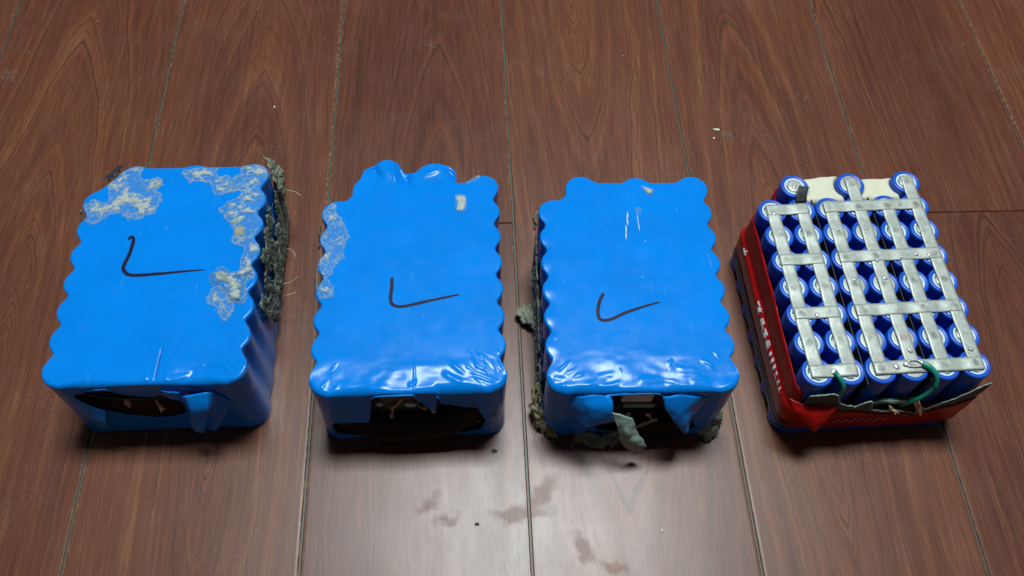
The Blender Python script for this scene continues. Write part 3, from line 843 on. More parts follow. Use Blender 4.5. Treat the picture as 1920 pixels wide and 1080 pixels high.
zb2 = interp_f([(-47, 26), (-45, 17), (-20, 3), (7, 3), (38, 14), (42, 30)])
w2 = Wrap(PX, PY, out2, low2, zb2, zt2, edge2, disp2, 23, 3.6)
w2.build("film_wrap", M_film[1], p2)
w2.core(p2)
sheet("rubber_band", [[(-46, -8.2, 14), (-20, -12.0, 4), (5, -12.8, 4), (25, -11.0, 8), (40, -8.4, 17)], [(-46, -9.5, 24), (-20, -17.0, 17), (5, -17.5, 17), (25, -16.0, 21), (40, -10.5, 30)], [(-46, -9.2, 33), (-20, -11.5, 29), (5, -12.0, 29), (25, -11.0, 34), (40, -8.6, 43)], [(-46, -6.0, 33), (-20, -7.0, 31), (5, -7.0, 31), (25, -6.5, 36), (40, -6.0, 44)]], M_black, p2, solid=1.5, rough=0.5, nu=30)
sheet("circuit_board", [[(-18, -6.6, 36), (14, -6.6, 36)], [(-18, -6.8, 60), (14, -6.8, 60)]], M_pcb, p2, solid=1.2)
for a, b, n_, s_ in [((-10, -6.8, 40), (-12, -12, 37.5), 6, 1), ((-4, -6.5, 52), (-11, -10, 42), 6, 2), ((11, -6.5, 48), (13.5, -13, 44), 6, 3), ((4, -6.5, 42), (9, -11, 44), 5, 5)]:
    wire_stub(a, b, p2, n_, 0.7, s_)
chunk("solder_blob", (0, -8.2, 46), (3.2, 1.6, 2.2), M_solder, p2, 5)
chunk("board_component", (-18, -8.0, 47), (2.2, 1.2, 1.4), M_whitecomp, p2, 6)
for k, (x0, z0, L) in enumerate([(33, 49, 6), (45, 33, 5), (37, 24, 4)]):
    sheet("film_shred", [[(x0, -10.8, z0), (x0 + L * 0.5, -11.6, z0 + 1.5), (x0 + L, -10.9, z0 + 2.2)], [(x0, -10.8, z0 - 1.4), (x0 + L * 0.5, -12.2, z0 - 0.2), (x0 + L, -11.2, z0 + 1)]], M_felt, p2, solid=0.3, rough=0.5, seed=60 + k, nu=8, nv=4)
ribbon("marker_tick", [(-10.8, 65.5), (-10.8, 58.5), (-11.3, 51.5), (-10.7, 47.8), (-8.2, 45.7), (-3.0, 45.4), (7.5, 47.8), (19.7, 50.5), (29.5, 52.6)], 2.1, w2, M_ink, p2, taper=(0.9, 1, 1, 0.9, 0.5))
residue([(-55.1, 115.4), (-48.9, 120.7), (-47.6, 112.1), (-39.5, 104.5), (-38.6, 95.1), (-41.6, 79.9), (-45.4, 74.1), (-49.1, 66.3), (-54.9, 67.4), (-55.9, 76.3), (-54.7, 95.5)], w2, p2, seed=6, base=0.10, height=0.3)
residue([(-56.0, 71.4), (-48.9, 63.4), (-46.6, 52.8), (-53.1, 52.0)], w2, p2, seed=7, base=0.30, height=0.8)
residue([(29.2, 125.5), (34.1, 125.4), (33.9, 114.5), (29.1, 114.6)], w2, p2, seed=8, base=0.75, height=0.3, pad=2.0, gain=0.9, step=0.4)
residue([(35.2, 138.2), (43.8, 142.5), (42.4, 139.1), (36.1, 136.5)], w2, p2, seed=9, base=0.6, height=0.6, pad=2.0, gain=0.9, step=0.4)
sheet("felt_scrap", [[(-56.2, 106, 64), (-57.0, 100, 58), (-56.6, 94, 60)], [(-57.6, 106, 61), (-58.6, 100, 54), (-58.0, 94, 56)]], M_feltbrown, p2, solid=0.6, rough=1.2, scale=0.3, seed=62, ragged=1.0, nu=12, nv=5)
sheet("felt_scrap", [[(-55.8, 74, 64.5), (-56.6, 66, 62), (-55.6, 58, 64)], [(-57.6, 74, 61), (-58.4, 66, 56), (-57.0, 58, 60)]], M_felt2, p2, solid=0.6, rough=1.2, scale=0.3, seed=63, ragged=1.0, nu=12, nv=5)

# ================================================================== pack 3: paper strip and circuit module
PX, PY = 19 * 0.960, 19 * 0.999
C = [(c - 2.5) * PX for c in range(6)]
p3 = empty("battery_pack", (78.2, 220.6, 0), 0.079)
tag(p3, "blue shrink-wrapped battery pack with a grey-green paper strip hanging from its torn front", "battery pack", "shrink-wrapped battery packs in a row")
out3 = Outline(pack_sdf(PX, PY), 3.4 * PY)
edge_fx3 = interp_f([(-60, 3.2), (-45, 5.5), (-20, 5.0), (-12, 3.2), (5, 3.2), (16, 5.0), (40, 4.0), (60, 3.0)])
edge3 = lambda x, y: np.where(y < -2, edge_fx3(x), 1.7 + 2.0 * np.exp(-((x - 9) / 12) ** 2) * (y > 120))
_c3 = lambda X, Y: ((X - 864) * 0.0844, (435 - Y) * 0.0845)
CR3 = [(*_c3(a, b), *_c3(c, d), w, h) for a, b, c, d, w, h in [(280, 395, 365, 345, 0.7, 0.45), (330, 430, 400, 390, 0.7, 0.3), (390, 460, 450, 420, 0.6, 0.35), (250, 460, 330, 455, 1.3, 0.45), (255, 530, 330, 500, 1.3, 0.5), (460, 530, 600, 450, 2.4, 0.5), (540, 450, 660, 420, 1.4, 0.3), (560, 520, 700, 490, 1.2, 0.5), (820, 470, 980, 490, 2.4, 0.5), (1030, 350, 1075, 340, 0.6, 0.35), (1035, 385, 1065, 375, 0.6, 0.3), (1090, 380, 1230, 405, 1.0, 0.3), (1110, 425, 1260, 455, 1.1, 0.3), (1270, 335, 1350, 390, 0.8, 0.5), (1365, 275, 1395, 300, 0.6, 0.4), (1180, 480, 1300, 500, 1.6, 0.35), (240, 130, 290, 150, 1.6, 0.3), (700, 400, 720, 410, 0.6, 0.25), (950, 460, 1090, 500, 1.0, 0.35)]]
def disp3(x, y):
    d = 0.25 * fbm(x * 0.03, y * 0.03, 1, 17, 2) + 0.07 * 0.25 * fbm(x * 0.1, y * 0.1, 1, 18, 2)
    d = d - 0.9 * sstep(12, -8, y) * (1 + 0.35 * np.sin(x * 0.21 + 0.6 * fbm(x * 0.05, y * 0.1, 1, 3)))
    d = d + creases(x, y, CR3) + cell_print(x, y, 19 * 0.960, 19 * 0.999)
    d = d + 0.35 * fbm(x * 0.08, y * 0.16, 4, 20, 2) * sstep(20, 6, y)
    # drop between edge cells on the left side
    d = d - 0.7 * sstep(-46, -54, x) * (0.5 - 0.5 * np.cos(2 * math.pi * y / PY))
    return d
zt3 = interp_f([(-25, 40), (-23, 58), (-21, 63), (8, 64), (12, 58), (17, 46), (30, 38), (37, 18)])
zb3 = interp_f([(-25, 40), (-22, 14), (0, 6), (34, 6), (37, 18)])
low3 = Outline(pack_sdf(PX, PY, k=9.0), 3.4 * PY)
w3 = Wrap(PX, PY, out3, low3, zb3, zt3, edge3, disp3, 25, 2.6)
w3.build("film_wrap", M_film[2], p3)
w3.core(p3)
# module seen through the tear
V, F = box_geo(-13, 9, -9.2, -3, 33, 46); obj("circuit_module", V, F, M_pcb, p3, smooth=False, bevel=0.8)
V, F = box_geo(-12, 6.5, -10.0, -4, 50, 61); obj("white_component", V, F, M_whitecomp, p3, smooth=False, bevel=1.0)
V, F = box_geo(-11, 10.5, -11.6, -9.4, 27, 40); obj("dark_component", V, F, M_brown, p3, smooth=False, bevel=0.6)
V, F = box_geo(-10, 9, -10.6, -8.6, 43, 47); obj("glass_tube", V, F, M_paper, p3, smooth=False, bevel=0.9)
chunk("solder_blob", (-6, -12.2, 38), (1.6, 1.0, 1.4), M_solder, p3, 2); chunk("solder_blob", (6, -12.2, 37), (1.6, 1.0, 1.2), M_solder, p3, 3)
wire_stub((-6, -11.8, 36), (-5, -13.2, 31), p3, 5, 0.6, 8); wire_stub((7, -11.8, 37), (8.5, -13.2, 33), p3, 5, 0.6, 9)
sheet("clear_tape", [[(-16, -11.5, 33), (-2, -14.5, 27), (12, -12.5, 33)], [(-15, -10.5, 24), (0, -13.5, 20), (14, -11.5, 26)]], M_paperedge, p3, solid=0.3, rough=0.8, seed=71)
sheet("paper_strip", [[(-17, -15, 48), (-11, -17, 48), (-5, -18, 45)], [(-13, -21, 38), (-7, -22.5, 37), (0, -22, 33)], [(-8.5, -25.5, 24), (-1, -26.5, 25), (5.5, -25.5, 23)], [(1.5, -26.5, 8.5), (4, -26.8, 13), (6, -26, 20)]], M_paper, p3, solid=0.5, rough=0.7, scale=0.25, seed=72, nu=20, nv=26)
sheet("brown_tape", [[(0, -11.5, 22), (15, -12.0, 25), (30, -11.5, 30)], [(2, -14.5, 12), (16, -15.5, 14), (31, -13.5, 16)], [(8, -13.5, 5), (22, -15.5, 4), (33, -13, 6)]], M_brown, p3, solid=0.4, rough=1.0, seed=73)
sheet("film_flap", [[(-43, -9.8, 58), (-36, -10.5, 61), (-28, -11, 63), (-20, -12, 64)], [(-41, -12.5, 50), (-35, -15, 54), (-27, -16.5, 59), (-18.5, -16.5, 62)], [(-38, -15, 42), (-33, -18, 46), (-26, -20, 51), (-18, -19.5, 55)], [(-34, -17.5, 35), (-32, -20.5, 39.5), (-25, -21, 45), (-17.5, -20.5, 49)]], M_film[2], p3, solid=0.45, rough=1.0, scale=0.14, seed=74)
sheet("film_flap", [[(-42, -9.6, 30), (-37, -10.6, 28), (-33, -11, 24)], [(-38, -12, 18), (-34, -13.4, 18), (-30, -13, 18)], [(-33, -13.6, 12), (-31, -14, 13), (-28, -13.5, 14)]], M_film[2], p3, solid=0.45, rough=0.8, seed=75)
sheet("film_flap", [[(11, -11.5, 61), (20, -11, 62), (30, -10.5, 60), (40, -9.8, 56)], [(12.5, -15.5, 55), (20, -16, 54), (28, -15, 52), (37, -10.8, 44)], [(18, -19, 47), (23, -20, 44), (28, -18, 42), (35, -12, 32)], [(26, -21.5, 33), (28.5, -21.8, 31), (30.5, -20.5, 31), (33, -15, 22)]], M_film[2], p3, solid=0.45, rough=0.9, scale=0.14, seed=76)
ribbon("marker_tick", [(-18.8, 53.7), (-21.2, 49.4), (-23.1, 42.7), (-22.9, 36.9), (-20.1, 35.2), (-15.2, 36.2), (-6.0, 40.6), (5.0, 44.6), (14.3, 47.4)], 2.1, w3, M_ink, p3, taper=(0.9, 1, 1, 0.9, 0.5))
residue([(12.8, 133.8), (19.2, 131.0), (17.1, 128.2), (14.2, 130.4)], w3, p3, seed=12, base=0.75, height=0.8, pad=2.0, gain=0.9, step=0.4)
residue([(7.5, 117.2), (9.7, 116.6), (8.8, 112.3), (6.7, 113.4)], w3, p3, seed=13, base=0.5, height=0.4, pad=2.0, gain=0.9, step=0.4)
for pts, wd in (([(1.5, 114), (0.5, 108), (0.8, 104)], 0.9), ([(-0.6, 104), (-1.2, 98), (-1.6, 93)], 0.8), ([(7.2, 112), (7.3, 106), (7.6, 99)], 0.5)):
    ribbon("scratch", pts, wd, w3, M_whitecomp, p3, lift=0.1, n=16, taper=(0.2, 1, 0.5, 1, 0.2))
# felt hanging out beneath
felt3 = lambda y, z: -55.8 + 0 * y
felt_side(p3, felt3, -2, 106, [(-2, 3), (40, 2), (106, 8)], [(-2, 26), (30, 38), (60, 44), (85, 46), (106, 54)], -1, 45, M_felt, thick=0.9)
sheet("felt_scrap", [[(-57, 82, 6), (-57, 72, 8), (-57, 62, 8)], [(-61, 80, 8), (-63, 74, 9), (-60, 65, 7)], [(-65, 78, 5), (-68, 74.5, 7), (-62, 68, 4)]], M_felt2, p3, solid=1.0, rough=3.0, scale=0.25, seed=81, ragged=1.5)
sheet("felt_scrap", [[(-58, 12, 30), (-57, 0, 20), (-47, -8, 14)], [(-60, 8, 16), (-58, -4, 9), (-47, -12, 6)], [(-60, 8, 4), (-58, -6, 2.5), (-46, -13.5, 2)]], M_feltbrown, p3, solid=1.4, rough=4.0, scale=0.2, seed=82, ragged=1.2, nu=24, nv=20)
sheet("felt_scrap", [[(-36, -9, 9), (-22, -12, 8), (-8, -12, 8)], [(-35, -12, 5), (-22, -15, 4.5), (-6, -15, 5)], [(-34, -13, 2), (-22, -18.5, 2), (-6, -17, 2)]], M_felt2, p3, solid=1.4, rough=2.6, scale=0.28, seed=83, ragged=1.2, nu=30, nv=14)
sheet("felt_scrap", [[(40, -8.5, 13), (48, -9.0, 17), (55, -5, 20)], [(43, -12, 8), (49, -13, 9), (56, -8, 12)], [(46, -12.5, 3), (50, -14.5, 2.5), (56, -9, 4)]], M_felt2, p3, solid=1.0, rough=2.5, scale=0.28, seed=84, ragged=1.4)
sheet("felt_scrap", [[(-55.5, 116, 66), (-57, 111, 64), (-56.5, 107, 60)], [(-57.5, 116, 63), (-59, 111, 60), (-58, 107, 56)]], M_felt2, p3, solid=0.6, rough=1.2, scale=0.3, seed=85, ragged=1.0, nu=10, nv=5)
g = np.random.default_rng(5)
roots = np.concatenate([g.uniform((-36, -17, 2), (-6, -11, 8), (160, 3)), g.uniform((-60, -12, 2), (-46, 10, 24), (170, 3)), g.uniform((43, -13, 2), (56, -7, 14), (80, 3))])
hv, hf = hair_geo(roots, np.tile([[0, -0.7, -0.1]], (len(roots), 1)), 3.2, 0.16, 0.6, 6)
roots_ok = [(x, y, max(z, 0.3)) for x, y, z in hv]
h3 = obj("fibres", roots_ok, hf, M_fibre, p3); tag(h3, kind="stuff")

# ================================================================== pack 4: bare cells
PX = PY = 19.0; PY = 19.1
p4 = empty("battery_pack", (226.3, 235.9, 0), 0.1278)
tag(p4, "opened battery pack of bare blue cells joined by metal strips, sides wrapped in red", "battery pack")
R = 9.25
def lathe(profile, n=40):
    V = []; m = len(profile)
    for r, z in profile:
        V += [(r * math.cos(2 * math.pi * k / n), r * math.sin(2 * math.pi * k / n), z) for k in range(n)]
    F = grid_faces(m, n, True)
    if profile[-1][0] > 0: F.append(tuple((m - 1) * n + k for k in range(n)))
    return V, F
V, F = lathe([(R - 0.6, 0.3), (R, 0.9), (R, 63.8), (R - 0.12, 64.6), (R - 0.5, 65.1), (R - 1.0, 65.25), (6.9, 65.2), (6.7, 64.9), (6.7, 64.0)]); F = F[:-1]
me_cell = make_mesh("cell", V, F, M_cell)
V, F = lathe([(6.85, 64.5), (6.75, 64.75), (5.5, 64.75), (5.3, 64.2)]); me_ring = make_mesh("insulator_ring", V, F[:-1], M_cellring)
V, F = lathe([(5.35, 63.6), (0.01, 63.6)]); me_well = make_mesh("vent_well", V, F, M_dark)
V, F = lathe([(4.9, 63.7), (4.85, 65.0), (4.5, 65.35), (3.0, 65.45), (0.01, 65.45)]); me_pos = make_mesh("positive_terminal", V, F, M_steel)
V, F = lathe([(6.95, 64.6), (6.8, 64.85), (6.0, 64.95), (0.01, 64.85)]); me_neg = make_mesh("negative_terminal", V, F, M_steel)
tabs = []
for k in range(4):
    a = k * math.pi / 2 + 0.4
    for s in (0,):
        pts = [(5.4, -0.28), (5.4, 0.28), (4.6, 0.22), (4.6, -0.22)]
        v, f = [], []
        for t in np.linspace(-0.38, 0.38, 7):
            for rr, z in ((4.7, 64.9), (5.55, 64.85), (5.55, 64.4), (4.7, 64.4)):
                v.append((rr * math.cos(a + t), rr * math.sin(a + t), z))
        f = grid_faces(7, 4, True) + [(0, 1, 2, 3)[::-1], tuple(24 + i for i in range(4))]
        tabs.append((v, f))
V, F = merge(tabs); me_tab = make_mesh("terminal_tabs", V, F, M_steel, False)
negcols = (2, 3)
cells = [(c, r) for r in range(7) for c in range(6)] + [(1, 7), (3, 7), (5, 7)]
for c, r in cells:
    o = link("cell", me_cell, p4, loc=((c - 2.5) * PX + random.uniform(-0.12, 0.12), r * PY + random.uniform(-0.12, 0.12), random.uniform(-0.25, 0.15)), rot=(0, 0, random.uniform(0, 6.28)))
    if c in negcols: link("negative_terminal", me_neg, o)
    else:
        link("insulator_ring", me_ring, o); link("vent_well", me_well, o); link("positive_terminal", me_pos, o); link("terminal_tabs", me_tab, o)

def strip(axis, fixed, a, b, width=7.6, z=65.75, seed=0, dips=(), lift=0.0):
    """nickel strip: axis 'y' runs along y at x=fixed"""
    n = max(12, int(abs(b - a) / 1.2)); m = 7
    t = np.linspace(a, b, n); w = np.linspace(-width / 2, width / 2, m)
    T, W = np.meshgrid(t, w)
    Z = z + lift + 0.16 * fbm(T * 0.10, W * 0.06, seed, seed, 2) + 0.05 * fbm(T * 0.5, W * 0.5, seed, seed + 2)
    for d in dips:
        am = 0.5 + 0.5 * float(vnoise(d * 0.37, fixed * 0.3, 0, seed + 8))
        Z += -0.55 * am * np.exp(-((T - d - 1.5 * am) / 1.3) ** 2 - ((W - 0.8) / 1.3) ** 2) - 0.4 * (1 - am) * np.exp(-((T - d + 1.6) / 1.2) ** 2 - ((W + 0.9) / 1.2) ** 2) + 0.30 * np.exp(-(np.hypot(T - d, W) / 4.6) ** 4) - 0.14 * np.exp(-((np.abs(T - d) - 9.5) / 3.0) ** 2)
        Z += 0.22 * sstep(3.8, 5.2, np.abs(T - d)) * 0
    side = fixed + W + 0.25 * vnoise(T * 0.03, 1, 0, seed)
    P = np.stack([side, T, Z], -1) if axis == 'y' else np.stack([T, side, Z], -1)
    f = grid_faces(m, n)
    if axis == 'y': f = [tuple(reversed(q)) for q in f]
    return obj("nickel_strip", P.reshape(-1, 3), f, M_nickel, p4, solid=0.13, offset=1.0)
X4 = [(c - 2.5) * PX for c in range(6)]
for c in range(6):
    end = 7 * PY + 4.6 if c in (3, 5) else 6 * PY + 3.8
    strip('y', X4[c] + (0.4 if c % 2 else -0.3), -3.8, end, seed=100 + c, dips=[r * PY for r in range(8 if c in (3, 5) else 7)], width=8.3)
for i, r in enumerate((0, 2, 4, 6)):
    strip('x', r * PY + 0.3, X4[0] - 4.2, X4[1] + 4.2, seed=120 + i, lift=0.20, width=8.0, dips=[X4[0], X4[1]])
    strip('x', r * PY + (0.6 if r else 0.0), X4[2] - 4.4, X4[5] + 4.2, seed=130 + i, lift=0.20, width=8.2, dips=X4[2:])
# solder bumps
for k, (x, y, s) in enumerate([(-38, -0.5, 2.2), (X4[4] + 9, 6 * PY + 1, 1.3), (X4[4] + 7, 4 * PY, 1.5), (X4[4] - 3, 4 * PY - 1.5, 1.4), (X4[5] - 4, 4 * PY - 1, 1.5), (X4[3] + 2, 2 * PY, 1.5), (X4[0] + 9, 2 * PY - 1.5, 1.6), (X4[5], 9, 1.8), (X4[3], 4 * PY - 3, 1.6), (X4[3] + 1, 3 * PY + 3, 1.9), (X4[2] + 1, 3 * PY + 3, 1.8), (X4[2] + 9, 0.5, 2.0), (X4[0], 6 * PY - 3, 1.4), (X4[1], 7 * PY, 2.4), (X4[2], 5 * PY + 2, 1.5), (X4[3], 5 * PY + 2, 1.6), (X4[3] + 1, PY * 0.55, 1.8)]):
    chunk("solder_blob", (x, y, 66.25 if k != 13 else 65.5), (s, s * 0.7, 0.55), M_solder, p4, 200 + k, nu=14, nv=9, amp=0.5, rz=k * 1.3)
# pink ink marks on two strips
for (x, y) in ((X4[2] + 2.2, 0.4), (X4[3] + 0.6, PY)):
    chunk("pink_mark", (x, y, 66.12), (1.8, 2.6, 0.16), M_pinkstain, p4, int(abs(x) * 10), nu=14, nv=9, amp=0.6)
# separators between the cell columns
for xs in ((X4[1] + X4[2]) / 2, (X4[3] + X4[4]) / 2):
    V, F = box_geo(xs - 0.25, xs + 0.25, -8.5, 7 * PY - 10, 3, 63.5); obj("separator_sheet", V, F, M_sep, p4, smooth=False)
# black tab by the far left cell
sheet("black_tab", [[(X4[1] - 3.0, 6 * PY + 5.0, 66.4), (X4[1] + 4.5, 6 * PY + 5.5, 66.4)], [(X4[1] - 1.8, 7 * PY - 8.5, 69.2), (X4[1] + 5.0, 7 * PY - 8.0, 69.0)], [(X4[1] + 0.5, 7 * PY - 3.6, 70.2), (X4[1] + 7.5, 7 * PY - 4.4, 69.6)]], M_sep, p4, solid=0.4, nu=8, nv=12)
# cream foam between the far cells
def foam(xc0, xc1, seed, zt=62.5, y_top=9.0):
    ny, nx = 20, 24
    ys = np.linspace(7 * PY - 11.5, 7 * PY + y_top, ny); V = []
    yy = np.clip(np.abs(ys - 7 * PY), 0, R)
    xl = xc0 + np.sqrt(np.maximum((R + 0.1) ** 2 - yy ** 2, 0)); xr = xc1 - np.sqrt(np.maximum((R + 0.1) ** 2 - yy ** 2, 0))
    xl = np.maximum(xl, xc0 + 5.5); xr = np.minimum(xr, xc1 - 5.5)
    U = np.linspace(0, 1, nx)
    Xg = xl[:, None] * (1 - U) + xr[:, None] * U; Yg = np.repeat(ys[:, None], nx, 1)
    eb = np.minimum(np.minimum(Yg - ys[0], ys[-1] - Yg) / 2.8, np.minimum(Xg - xl[:, None], xr[:, None] - Xg) / 2.2)
    Zg = zt - 2.4 * (1 - np.clip(eb, 0, 1)) ** 2 + 0.9 * fbm(Xg * 0.1, Yg * 0.1, 0, seed)
    Yg = Yg - 0.8 * fbm(Xg * 0.12, 0, 0, seed + 1) * (Yg > 7 * PY)
    top = np.stack([Xg, Yg, Zg], -1).reshape(-1, 3)
    bot = top.copy(); bot[:, 2] = 2.0
    F = grid_faces(ny, nx)
    per = [j for j in range(nx)] + [i * nx + nx - 1 for i in range(1, ny)] + [(ny - 1) * nx + j for j in range(nx - 2, -1, -1)] + [i * nx for i in range(ny - 2, 0, -1)]
    N = ny * nx
    for a, b in zip(per, per[1:] + per[:1]): F.append((b, a, a + N, b + N))
    return obj("foam_filler", np.concatenate([top, bot]), F, M_foam, p4)
foam(X4[1], X4[3], 301, zt=63.2)
foam(X4[3], X4[5], 302, zt=62.6, y_top=7.0)

# red wrap around the sides
def red_sdf(x, y):
    d = sd_box(x, y, X4[0] - R - 0.9, X4[5] + R + 0.9, -R - 1.0, 6 * PY + R + 0.8, 9.0)
    return np.minimum(d, sd_box(x, y, X4[1] - R - 0.9, X4[5] + R + 0.9, 0, 7 * PY + R + 0.8, 9.0))
ro = Outline(red_sdf, 3.4 * PY, 480)
def band(name, profile, mat, ztop=None, solid=0.4, seed=0, wob=0.35):
    th = ro.th; c, s = np.cos(th), np.sin(th)
    rows = []
    bx, by = ro.R * c, 3.4 * PY + ro.R * s
    for off, z in profile:
        zz = np.full(len(th), float(z))
        if ztop is not None: zz = np.minimum(zz, ztop(bx, by) + 0.002 * z)
        Rr = ro.R + off + wob * fbm(bx * 0.05, by * 0.05, z * 0.06, seed)
        rows.append(np.stack([Rr * c, 3.4 * PY + Rr * s, zz + 0.5 * fbm(bx * 0.07, by * 0.07, 0, seed + 3)], -1))
    return obj(name, np.concatenate(rows), grid_faces(len(rows), len(th), True), mat, p4, solid=solid, offset=0)
def redtop(x, y):
    fr = sstep(-4, -9, y) * np.interp(x, [-56, -50, -20, 10, 40, 56], [0, 0.8, 1, 1, 1, 0.6])
    return 54.5 - fr * 24
band("red_wrap", [(1.2, 14.0), (1.7, 20), (2.1, 27), (2.4, 31.6), (2.15, 33.0), (1.2, 34.1), (0.3, 34.9), (-0.1, 36.5), (0.0, 44), (-0.15, 50), (-0.4, 53.5), (-1.0, 54.3)], M_red, redtop, seed=310, solid=0.12)
band("grey_band", [(1.0, 6.5), (1.6, 10), (1.7, 15.5)], M_grayfilm, None, seed=311)
# blue lower wrap with scallops
sc = Outline(pack_sdf(PX, PY, R=11.2, k=6.0), 3.4 * PY, 720)
V = []
for off, z in ((-1.2, 0.3), (0.2, 1.0), (0.6, 3.0), (0.4, 6.0), (-1.5, 9.5)):
    V += [((r + off) * math.cos(a), 3.4 * PY + (r + off) * math.sin(a), z) for a, r in zip(sc.th, sc.R)]
obj("lower_blue_wrap", V, grid_faces(5, 720, True), M_cell, p4, solid=0.4, offset=-1)
# white print along the ledge of the red wrap (worn, unreadable strokes)
def ledge(y, u):
    """u 0..1 across the ledge, from low outer to high inner"""
    off = np.interp(u, [0, 0.25, 0.5, 0.75, 1.0], [2.25, 2.4, 2.15, 1.2, 0.3]); z = np.interp(u, [0, 0.25, 0.5, 0.75, 1.0], [29.0, 31.6, 33.0, 34.1, 34.9])
    th = math.atan2(y - 3.4 * PY, -58.5); Rr = float(ro.r_at(th)) + off + 0.55
    x0, y0 = float(ro.r_at(th)) * math.cos(th), 3.4 * PY + float(ro.r_at(th)) * math.sin(th)
    Rr += 0.35 * float(fbm(x0 * 0.05, y0 * 0.05, z * 0.06, 310))
    zz = z + 0.5 * float(fbm(x0 * 0.07, y0 * 0.07, 0, 313))
    return (Rr * math.cos(th), 3.4 * PY + Rr * math.sin(th), zz + 0.25)
def stroke(y0, u0, y1, u1, w=1.3, wu=0.0):
    V = []
    for k in range(9):
        t = k / 8; y = y0 + (y1 - y0) * t; u = u0 + (u1 - u0) * t
        if abs(y1 - y0) > abs(u1 - u0) * 10: V += [ledge(y, max(0, u - wu - 0.11)), ledge(y, min(1, u + wu + 0.11))]
        else: V += [ledge(y - w / 2, u), ledge(y + w / 2, u)]
    return V, [(2 * k, 2 * k + 1, 2 * k + 3, 2 * k + 2) for k in range(8)]
glyphs = [
    [(104, 0.2, 104, 0.95), (107, 0.55, 101, 0.55)],
    [(66, 0.75, 63, 0.75), (63, 0.2, 57.5, 0.9), (63, 0.9, 57.5, 0.2), (60, 0.1, 60, 0.95), (61, 0.5, 58.6, 0.5)],
    [(53.5, 0.75, 50, 0.75), (54, 0.45, 46.5, 0.45), (50.5, 0.2, 49.6, 0.9)],
    [(47.5, 0.25, 41, 0.15), (44.5, 0.5, 40.5, 0.5), (46, 0.75, 41, 0.85), (43, 0.15, 43, 0.9)],
    [(38.6, 0.25, 32.5, 0.25), (38.6, 0.55, 33.5, 0.55), (37.5, 0.85, 34, 0.85)],
    [(29.6, 0.25, 29.6, 0.85), (28.6, 0.25, 28.6, 0.85)], [(25.0, 0.15, 25.0, 0.9), (23.9, 0.15, 23.9, 0.9)], [(20.4, 0.15, 20.4, 0.9), (19.4, 0.15, 19.4, 0.9)],
    [(16.5, 0.35, 12.5, 0.35), (16.5, 0.75, 14, 0.75)], [(11.5, 0.35, 8.5, 0.35), (10.5, 0.7, 9, 0.7)], [(7.5, 0.3, 3.5, 0.3), (5.5, 0.2, 5.5, 0.8)]]
for gl in glyphs:
    V, F = merge([stroke(*s) for s in gl]); obj("white_print", V, F, M_whiteprint, p4, smooth=False, solid=0.05, offset=0)
# faint slanted print on the red front
for k in range(7):
    x0 = -27 + k * 5.2
    V = [(x0, -14.3, 20), (x0 + 1.3, -14.3, 20), (x0 + 3.6, -14.5, 25.5), (x0 + 2.4, -14.5, 25.5)]
    obj("white_print", V, [(0, 1, 2, 3)], M_pinkstain, p4, smooth=False, solid=0.05)
# torn red corner hanging forward
sheet("red_flap", [[(-59.5, -6, 44), (-52, -11, 45), (-43, -12.5, 46), (-32, -13.5, 47)], [(-57, -12, 40), (-51, -16, 42), (-44, -17.5, 43), (-35, -17, 44.5)], [(-51, -18.5, 35), (-47, -20.5, 36), (-43.5, -21, 37), (-39, -20, 38.5)], [(-44.5, -23, 31), (-44, -23.1, 31), (-43.5, -23.1, 31), (-43, -23, 31)]], M_red, p4, solid=0.4, rough=0.4, seed=320, nu=20, nv=20, lin=True)
# grey-green insulating paper standing in front, torn along the top
xs = np.linspace(-52, 56, 110)
topz = np.interp(xs, [-52, -49, -40, -37, -34, -31, -21, -17, -14, -9, 0, 10, 16, 21, 26, 34, 47, 52, 56], [56, 58, 61, 60, 53, 48, 44, 50, 52, 38, 35, 35, 33, 29, 34, 41, 56, 59, 60])
topz = topz + 1.0 * fbm(xs * 0.5, 0, 0, 77)
yb = np.interp(xs, [-52, -40, -20, 0, 25, 45, 56], [-10.6, -11.6, -12.0, -12.2, -12.6, -11.8, -10.4])
rows = []
for t in np.linspace(0, 1, 12):
    z = 12 + (topz - 12) * t
    rows.append(np.stack([xs + 0.0 * z, yb - np.interp(xs, [-52, -40, -25, 20, 45, 56], [0.5, 1.0, 2.2, 2.2, 1.2, 0.5]) * t ** 2 + 0.5 * fbm(xs * 0.1, z * 0.1, 0, 78), z], -1))
obj("insulating_paper", np.concatenate(rows), grid_faces(12, len(xs)), M_paper2, p4, solid=0.6, offset=0)
zr = np.interp(xs, [-56, -34, -28, 0, 30, 44, 56], [38, 40, 37, 31, 29, 36, 42]); zr = np.minimum(zr, topz - 3.0)
rr_ = []
for t in np.linspace(0, 1, 12):
    z = 9 + (zr - 9) * t
    tt = np.clip((z - 12) / (topz - 12), 0, 1)
    rr_.append(np.stack([xs, yb - 0.9 - np.interp(xs, [-52, -40, -25, 20, 45, 56], [0.5, 1.0, 2.2, 2.2, 1.2, 0.5]) * tt ** 2 + 0.5 * fbm(xs * 0.1, z * 0.1, 0, 78), z], -1))
obj("red_front_wrap", np.concatenate(rr_), grid_faces(12, len(xs)), M_red, p4, solid=0.3, offset=0)
V, F = tube_geo(np.stack([xs, rows[-1][:, 1], topz + 0.1], -1), 0.35 + 0.3 * np.abs(fbm(xs * 0.4, 0, 0, 79)), 6); obj("torn_paper_edge", V, F, M_paperedge, p4)
